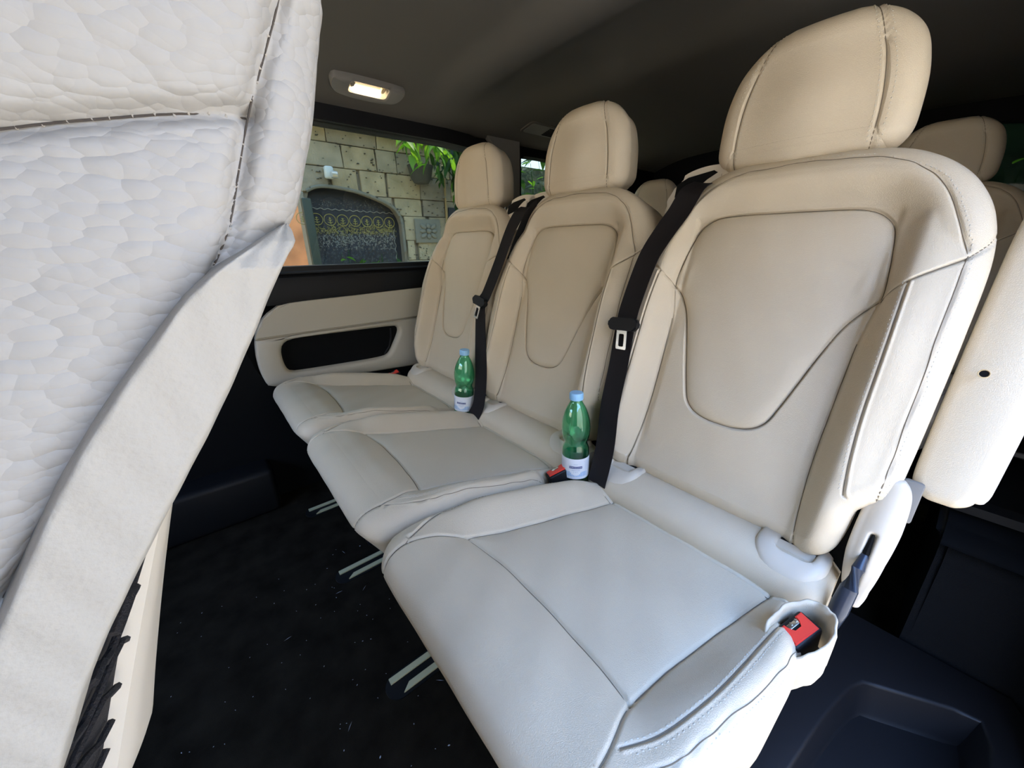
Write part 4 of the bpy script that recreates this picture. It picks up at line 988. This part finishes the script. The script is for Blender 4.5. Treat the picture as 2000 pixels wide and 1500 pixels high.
bm = bmesh.new(); box(bm, (0, 3, gz-.05), (60, 60, .1)); frombm('ground', bm, M_gnd, kind='structure', smooth=False)
fac = boxo('added_facade_opposite', (5.2, 0, 1.9), (.3, 14, 4.7), mat('warm_bounce_plaster', (.58, .47, .32), .9, var=(1.5, .1)), None, bev=.01); tag(fac, 'added unseen plaster facade shaping the light at the open door', 'building')  # out of view, added to cut low sky and bounce warm light
fac2 = boxo('added_facade_ahead', (-1, -7.5, 1.4), (12, .3, 3.7), MATS['warm_bounce_plaster'], None, bev=.01); tag(fac2, 'added unseen plaster facade sending warm light through the windscreen', 'building')  # out of view, added to throw warm light onto the seat fronts
XS = -4.0
mS = lambda y, z, d: (XS+d, y, z)
arch = [(.955, gz), (.955, 1.42), (1.05, 1.462), (1.19, 1.468), (1.41, 1.442), (1.63, 1.379), (1.75, 1.318), (1.80, 1.25), (1.825, 1.18), (1.825, .9), (1.82, gz)]
arch2 = [(2.34, gz), (2.34, 1.10), (2.38, 1.24), (2.46, 1.32), (2.7, 1.38), (3.1, 1.40), (3.1, gz)]
bm = bmesh.new(); o_, i_ = matched([(y, z) for y, z in arch], 1.39, .6, 96, x0=.93, x1=2.2, y0=gz, y1=1.98); ringpanel(bm, o_, i_, mS, -.30, -.02)
box(bm, (XS-.16, 2.56, .76), (.28, .74, 2.44))
wallst = frombm('stone_wall', bm, M_mort, smooth=False); wallst['kind'] = 'structure'
A1 = np.array(arch); A2 = np.array(arch2)
stone_me = []
def stone(poly, m, th):
    bm = bmesh.new(); c = np.mean(poly, axis=0)
    prism(bm, poly, lambda x, y, d: mS(x, y, d), -.03, th)
    bmesh.ops.bevel(bm, geom=[e for e in bm.edges if e.verts[0].co.x > XS+th-1e-6 and e.verts[1].co.x > XS+th-1e-6], offset=.005, segments=1, affect='EDGES')
    return frombm('stone', bm, m, wallst, smooth=False)
def clip_out(poly, arch_poly):
    cx_, cy_ = np.mean(poly, axis=0); P = np.array(poly)
    ins = inpoly(P[:, 0], P[:, 1], arch_poly)
    return ins
z = .42; row = 0
while z < 1.93:
    hgt = min(random.uniform(.16, .24), 1.95-z); y = .955-random.uniform(0, .12)
    while y < 2.75:
        wd_ = random.uniform(.20, .46); sl_ = random.uniform(-.012, .012)
        poly = [(y+.003, z+.003), (y+wd_-.003, z+.003), (y+wd_-.003+sl_, z+hgt-.003), (y+.003+sl_*.5, z+hgt-.003)]
        P = np.array(poly); ok = True
        for AP in (A1, A2):
            ins = inpoly(P[:, 0], P[:, 1], AP)
            if ins.all(): ok = False; break
            if ins.any():
                # trim the stone against the arch by sampling its cells
                g = []; 
                N_ = 10
                cols = []
                for i in range(N_):
                    yy_ = y+.003+(wd_-.006)*(i+.5)/N_
                    zs = np.linspace(z+.003, z+hgt-.003, 14); ii = inpoly(np.full(14, yy_), zs, AP)
                    cols.append((yy_, (zs[~ii].min() if (~ii).any() else None), z+hgt-.003))
                cols = [c for c in cols if c[1] is not None and c[2]-c[1] > .012]
                if len(cols) < 2: ok = False; break
                poly = [(c[0], c[1]) for c in cols]+[(c[0], c[2]) for c in cols[::-1]]
                P = np.array(poly)
        if ok and .9 < z+hgt/2 < 1.24 and abs(y+wd_/2-2.10) < .0: ok = False
        if ok: stone(poly, random.choice(M_st), random.uniform(.004, .016))
        y += wd_
    z += hgt
vs, fs = [], []                                       # pores and chips in the tuff
for _ in range(420):
    y, zz = rng.uniform(.9, 3.2), rng.uniform(.8, 1.9)
    if inpoly(np.array([y]), np.array([zz]), A1)[0] or inpoly(np.array([y]), np.array([zz]), A2)[0]: continue
    a, b_ = rng.uniform(.002, .010), rng.uniform(.002, .006); r0 = rng.uniform(0, 3); k0 = len(vs); 
    for k in range(6): an = r0+k*math.pi/3; vs.append((XS+.0172, y+a*math.cos(an)*(1.6 if k % 2 else 1), zz+b_*math.sin(an)))
    vs += [(XS+.006, p[1], p[2]) for p in vs[k0:k0+6]]
    fs.append(tuple(range(k0, k0+6)))
    for k in range(6): fs.append((k0+k, k0+6+k, k0+6+(k+1) % 6, k0+(k+1) % 6))
mesh('stone_chips', vs, fs, M_pore, wallst, False, 'stuff')
boxo('coping', (XS+.06, 1.93, 1.965), (.22, 2.0, .035), mat('pale_coping', (.55, .58, .56), .7), wallst, bev=.004)
boxo('parapet', (XS-.05, 1.93, 2.2), (.2, 2.0, .44), M_rel, wallst, bev=.004)
# arch moulding
bm = bmesh.new(); ac_ = spline(arch[1:-1], .04); tube(bm, [mS(y, z, .0) for y, z in ac_], .016, 8); frombm('arch_edge', bm, M_rel, wallst)
bm = bmesh.new(); box(bm, (XS-.24, 2.75, .5), (.02, .8, 1.75)); 
bm.free()
dk = boxo('dark_opening', (XS+.012, 2.74, .45), (.03, .74, 1.8), M_nvy, wallst, bev=.002)
# painted panel behind the arch
mu = thing('painted_panel', 'dark navy panel with gold ring border and pale scrollwork inside the stone arch', 'painting', (XS-.10, 1.39, .5))
Q = lambda y, z, d: (d, y-1.39, z-.5)
bm = bmesh.new(); prism(bm, [(.95, gz), (1.83, gz), (1.83, 1.5), (.95, 1.5)], Q, -.03, .0); frombm('panel_board', bm, M_nvy, mu, smooth=False)
for k in range(8):
    yc = .91+.1165*k; zz = 1.200-.002*k
    if yc > 1.79: break
    bm = bmesh.new(); P = [(yc+.053*math.cos(a), zz+.050*math.sin(a)) for a in np.linspace(0, 2*math.pi, 28, endpoint=False)]
    tube(bm, [Q(y, z, .003) for y, z in P+[P[0]]], .0032, 5, False); rg = frombm('gold_ring', bm, M_gold, mu)
    bm = bmesh.new(); tube(bm, [Q(yc, zz-.035, .003), Q(yc, zz+.022, .003)], .0035, 5)
    for dz2, w2 in ((-.028, .022), (-.008, .018), (.008, .010)): tube(bm, [Q(yc-w2, zz+dz2+.008, .003), Q(yc, zz+dz2, .003), Q(yc+w2, zz+dz2+.008, .003)], .0028, 5)
    frombm('gold_sprig', bm, M_gold, rg)
bm = bmesh.new(); tube(bm, [Q(y, 1.292-.02*(y-.95)+.006*math.sin(y*95), .003) for y in np.linspace(.96, 1.81, 120)], .0026, 5); frombm('pale_wave', bm, M_wpt, mu)
bm = bmesh.new(); tube(bm, [Q(1.765+.006*math.sin(z*80), z, .003) for z in np.linspace(.70, 1.12, 60)], .0026, 5); frombm('pale_wave', bm, M_wpt, mu)
def curls(n, y0, y1, z0, z1, m, nm, s0=.006, s1=.014):
    vs, fs = [], []
    for _ in range(n):
        y = rng.uniform(y0, y1); zz = min(z1, max(z0, rng.normal((z0+z1)/2, (z1-z0)*.27))); R0 = rng.uniform(s0, s1); a0 = rng.uniform(0, 6.28); k0 = len(vs)
        for k in range(6):
            a = a0+k*.75; r1, r2 = R0*(1-.1*k), R0*(1-.1*k)-.0028
            for r in (r1, r2): p = Q(y+r*math.cos(a), zz+r*math.sin(a), .0035); vs.append(p)
        for k in range(5): fs.append((k0+2*k, k0+2*k+2, k0+2*k+3, k0+2*k+1))
    return mesh(nm, vs, fs, m, mu, False, 'stuff')
curls(420, .97, 1.79, 1.06, 1.155, M_gold, 'gold_scrollwork'); curls(620, .97, 1.76, .93, 1.10, M_wpt, 'pale_scrollwork', .004, .012); curls(160, 1.0, 1.7, 1.29, 1.38, M_wpt, 'pale_specks', .003, .005); curls(260, .97, 1.76, .75, .95, mat('dim_paint', (.16, .18, .20), .7), 'dim_scrollwork')
# carved flower block
rel_ = thing('carved_flower_block', 'square stone block carved with a flower on the stone wall', 'carving', (XS+.02, 2.10, 1.105))
bm = bmesh.new(); box(bm, (0, 0, 0), (.03, .30, .235), .006); frombm('block', bm, M_rel, rel_)
for k in range(8):
    a = 2*math.pi*k/8; L_ = .105 if k % 2 else .085
    bm = bmesh.new(); bmesh.ops.create_icosphere(bm, subdivisions=2, radius=1); bmesh.ops.scale(bm, vec=(.018, L_*.42, .026), verts=bm.verts[:]); bmesh.ops.translate(bm, vec=(0, L_*.72, 0), verts=bm.verts[:]); bmesh.ops.rotate(bm, cent=(0, 0, 0), matrix=Matrix.Rotation(a, 3, 'X'), verts=bm.verts[:]); bmesh.ops.scale(bm, vec=(1, 1.1, .85), verts=bm.verts[:]); bmesh.ops.translate(bm, vec=(.018, 0, 0), verts=bm.verts[:]); frombm('petal', bm, M_rel, rel_)
bm = bmesh.new(); bmesh.ops.create_icosphere(bm, subdivisions=2, radius=1); bmesh.ops.scale(bm, vec=(.03, .030, .028), verts=bm.verts[:]); bmesh.ops.translate(bm, vec=(.02, 0, 0), verts=bm.verts[:]); frombm('flower_centre', bm, M_rel, rel_)
# motion sensor lamp
sl_ = thing('wall_sensor', 'small white motion sensor lamp on the stone wall above the arch', 'sensor', (XS+.02, 1.165, 1.565))
bm = bmesh.new(); box(bm, (.03, -.008, .01), (.06, .075, .10), .018, 3); frombm('sensor_housing', bm, mat('white_plastic', (.62, .66, .66), .4), sl_)
bm = bmesh.new(); box(bm, (.075, .022, -.010), (.05, .055, .055), .012, 3); frombm('sensor_head', bm, mat('clear_grey_lens', (.42, .45, .45), .15, spec=.8), sl_)
bm = bmesh.new(); box(bm, (.102, .022, .0), (.004, .045, .012), .001); frombm('lens_band', bm, M_lab, sl_)
bm = bmesh.new(); box(bm, (.102, .022, -.022), (.004, .040, .016), .001); frombm('sensor_window', bm, M_amber, sl_)
# gate post and sunlit wall beyond
gp = boxo('gate_post', (XS+.10, .915, .45), (.06, .075, 1.80), mat('dark_green_paint', (.05, .062, .045), .5), None, bev=.01); tag(gp, 'dark green gate post at the left end of the stone wall', 'post')
tw = boxo('orange_wall', (-7.6, -.9, 1.4), (.2, 7.5, 3.7), mat('orange_render', (.75, .30, .13), .9, var=(3, .35)), None, bev=.01); tag(tw, 'orange rendered wall in the sun, seen left of the gate post', 'wall')
pp_ = thing('drain_pipe', 'thin ochre drain pipe on the stone wall right of the carved flower', 'pipe', (XS+.045, 2.33, 1.0))
bm = bmesh.new(); tube(bm, [(0, 0, -1.4), (0, 0, .62)], .011, 10); frombm('pipe_tube', bm, mat('ochre_paint', (.36, .26, .12), .7), pp_)
for zc_ in (-.1, .45): bm = bmesh.new(); box(bm, (-.015, 0, zc_), (.05, .04, .02), .004); frombm('pipe_clip', bm, M_rel, pp_)
# plants
def leafmesh(L_, W_, fold=.25, droop=.3, rnd=False):
    n = 5; vs, fs = [], []
    for i in range(n+1):
        t = i/n; w_ = W_*(math.sin(math.pi*min(1, t*.97+.02))**(.6 if rnd else .8))*(1 if rnd else (1.25-t*.6)); z = -droop*L_*t*t
        vs += [(L_*t, -w_/2, z+fold*w_/2), (L_*t, 0, z), (L_*t, w_/2, z+fold*w_/2)]
    for i in range(n):
        a = 3*i; fs += [(a, a+3, a+4, a+1), (a+1, a+4, a+5, a+2)]
    me = bpy.data.meshes.new('leaf'); me.from_pydata(vs, [], fs); me.polygons.foreach_set('use_smooth', [True]*len(me.polygons)); return me
def leafset(L_, W_, **k):
    r = []
    for m in M_lf: me = leafmesh(L_, W_, **k); me.materials.append(m); r.append(me)
    return r
LM = leafset(.14, .052, droop=.35); LR = leafset(.075, .055, rnd=True, droop=.1)
def plant(name, label, cat, base, stems, LMs, nleaf, mats_, spread, group=None, down=False, sc=(.7, 1.3)):
    t = thing(name, label, cat, base, group); B = Vector(base)
    for tip in stems:
        T = Vector(tip)-B; mid = T*.5+Vector((0, 0, .06 if not down else .05)); P = [Vector((0, 0, 0)), mid, T]; P = [Vector(p) for p in spline([tuple(p) for p in P], .05)]
        bm = bmesh.new(); tube(bm, P, [.006*(1-.7*i/len(P)) for i in range(len(P))], 5); frombm('stem', bm, M_lf[1], t)
        for _ in range(nleaf):
            k = random.uniform(.25, 1)*(len(P)-1); p = P[int(k)]
            o = bpy.data.objects.new('leaf', LMs[random.choice(mats_)]); COL.objects.link(o); o.parent = t
            o.location = p+Vector([random.gauss(0, spread) for _ in range(3)])*.5
            o.rotation_euler = (random.uniform(-.5, .5), random.uniform(.2, 1.3) if down else random.uniform(-.5, .8), random.uniform(0, 6.28)); s_ = random.uniform(*sc); o.scale = (s_, s_, s_)
    return t
plant('hanging_vine', 'bright green pointed-leaf vine hanging over the top of the stone wall', 'plant', (XS+.12, 1.90, 1.98), [(XS+.30+random.uniform(0, .2), 1.72+.09*k, 1.80-.05*(k % 3)) for k in range(6)], LM, 7, [0, 2, 2, 0], .07, None, True)
plant('dark_creeper', 'mass of dark green creeper on the wall behind the farthest headrest', 'plant', (XS+.22, 2.42, 1.98), [(XS+.24+random.uniform(0, .2), 2.08+.09*k, 1.70-.12*(k % 4)) for k in range(8)], LM, 26, [1, 3, 3, 1, 0], .11, None, True, (.5, 1.1))
pot = thing('wall_pot', 'dark blurred planter fixed to the wall under the hanging vine', 'planter', (XS+.10, 2.03, 1.55))
bm = bmesh.new(); lathe(bm, [(.07, 0), (.10, .04), (.125, .15), (.13, .16), (.115, .16), (.10, .12)], 24); frombm('pot_bowl', bm, mat('dark_terracotta', (.07, .07, .06), .9), pot)
bm = bmesh.new(); box(bm, (-.06, 0, .10), (.10, .03, .03), .005); frombm('pot_bracket', bm, M_blkm, pot)
lm = thing('lemon', 'yellow lemon hanging at the top right of the side window', 'fruit', (XS+.25, 2.42, 1.86))
bm = bmesh.new(); lathe(bm, [(.002, -.045), (.010, -.040), (.028, -.022), (.034, 0), (.028, .022), (.010, .038), (.003, .044)], 16); frombm('fruit_skin', bm, mat('lemon_yellow', (.75, .55, .04), .45), lm)
bm = bmesh.new(); tube(bm, [(0, 0, .04), (-.05, .02, .14)], .003, 5); frombm('fruit_stem', bm, M_lf[1], lm)
plant('orchard_shrub', 'shrub with round lime green leaves outside the rear quarter window', 'shrub', (-3.2, 3.15, gz), [(-3.0+random.uniform(-.25, .25), 2.62+.075*k, 1.32+.13*(k % 4)) for k in range(9)], LR, 14, [2, 2, 0], .10)
bk_ = plant('dark_hedge', 'dark hedge standing beyond the rear quarter window', 'hedge', (-4.2, 4.6, gz), [(-4.2+random.uniform(-.6, .6), 3.2+.2*k, 1.1+.38*(k % 4)) for k in range(10)], LM, 75, [3, 1, 3], .5, None, False, (1.2, 2.4))
plant('rear_shrub', 'green shrub seen through the tailgate window at the right edge', 'shrub', (-.2, 4.2, gz), [(-.30+.09*k, 3.9+.1*(k % 3), 1.10+.08*(k % 4)) for k in range(8)], LR, 34, [0, 2, 1], .14)
hw_ = boxo('hedge_backdrop_wall', (-2.2, 6.8, 1.2), (9.0, .3, 3.4), mat('dark_foliage_wall', (.05, .065, .035), .95, bump=('noise', 8, 1, .05), var=(6, .5)), None, bev=.02); tag(hw_, 'dark overgrown wall far behind the van', 'wall')
dw = boxo('dark_garden_wall', (-6.2, 4.9, .95), (.2, 3.4, 2.8), MATS['dark_foliage_wall'], None, bev=.01); tag(dw, 'dark ivy covered garden wall beyond the rear quarter window', 'wall')
# low plants at the foot of the painted panel
for k, (y, zt) in enumerate(((1.13, .93), (1.30, .90), (1.52, .98), (1.66, .90))):
    plant('leafy_plant', ['broad-leaved plant at the left foot of the painted panel', 'low plant second from the left below the painted panel', 'tallest plant in front of the painted panel', 'small plant at the right foot of the painted panel'][k], 'plant', (XS+.16, y, gz), [(XS+.15+random.uniform(-.03, .06), y+random.uniform(-.07, .07), zt-random.uniform(0, .16)) for _ in range(4)], LM, 9, [1, 1, 0], .05, None, False, (.5, .9))
# carpet lint
vs, fs = [], []
for _ in range(170):
    x, y = rng.uniform(-1.15, -.25), rng.uniform(-.45, .35); L_ = rng.choice([.0015, .002, .003, .010], p=[.5, .3, .12, .08]); a = rng.uniform(0, 3.14); w_ = .0005 if L_ > .005 else L_*.5
    dx, dy = math.cos(a)*L_, math.sin(a)*L_; nx_, ny_ = -math.sin(a)*w_, math.cos(a)*w_; k0 = len(vs)
    vs += [(x-dx, y-dy, .0008), (x+nx_, y+ny_, .0012), (x+dx, y+dy, .0008), (x-nx_, y-ny_, .0012), (x, y, .0018)]; fs += [(k0, k0+3, k0+4), (k0+3, k0+2, k0+4), (k0+2, k0+1, k0+4), (k0+1, k0, k0+4)]
li_ = mesh('carpet_lint', vs, fs, M_gry, None, False, 'stuff'); tag(li_, 'tiny specks of pale lint scattered on the black carpet', 'lint', None, 'stuff')
# floor locks at the ends of the seat rails
for k, (x, y, lab) in enumerate(((-.615, .128, 'pale metal floor rail end under the nearest seat'), (-1.015, .132, 'pale metal floor rail end under the middle seat'), (-1.400, .132, 'pale metal floor rail end under the farthest seat'))):
    t = thing('floor_rail', lab, 'rail', (x, y+.02, 0), 'floor rails ending before the seats')
    bm = bmesh.new(); prism(bm, rrect(0, .16, .062, .36, .030, 8), lambda a, b, d: (a, b, d), -.004, .0025); frombm('rail_bed', bm, M_blk, t)
    for sx in (-.017, .017):
        bm = bmesh.new(); s_ = 1 if sx > 0 else -1
        prism(bm, [(sx-.007, .03 if s_ > 0 else -.005), (sx+.007, -.005 if s_ < 0 else .012), (sx+.007, .33), (sx-.007, .33)], lambda a, b, d: (a, b, d), .002, .0065)
        frombm('rail_strip', bm, M_alu, t, smooth=False)
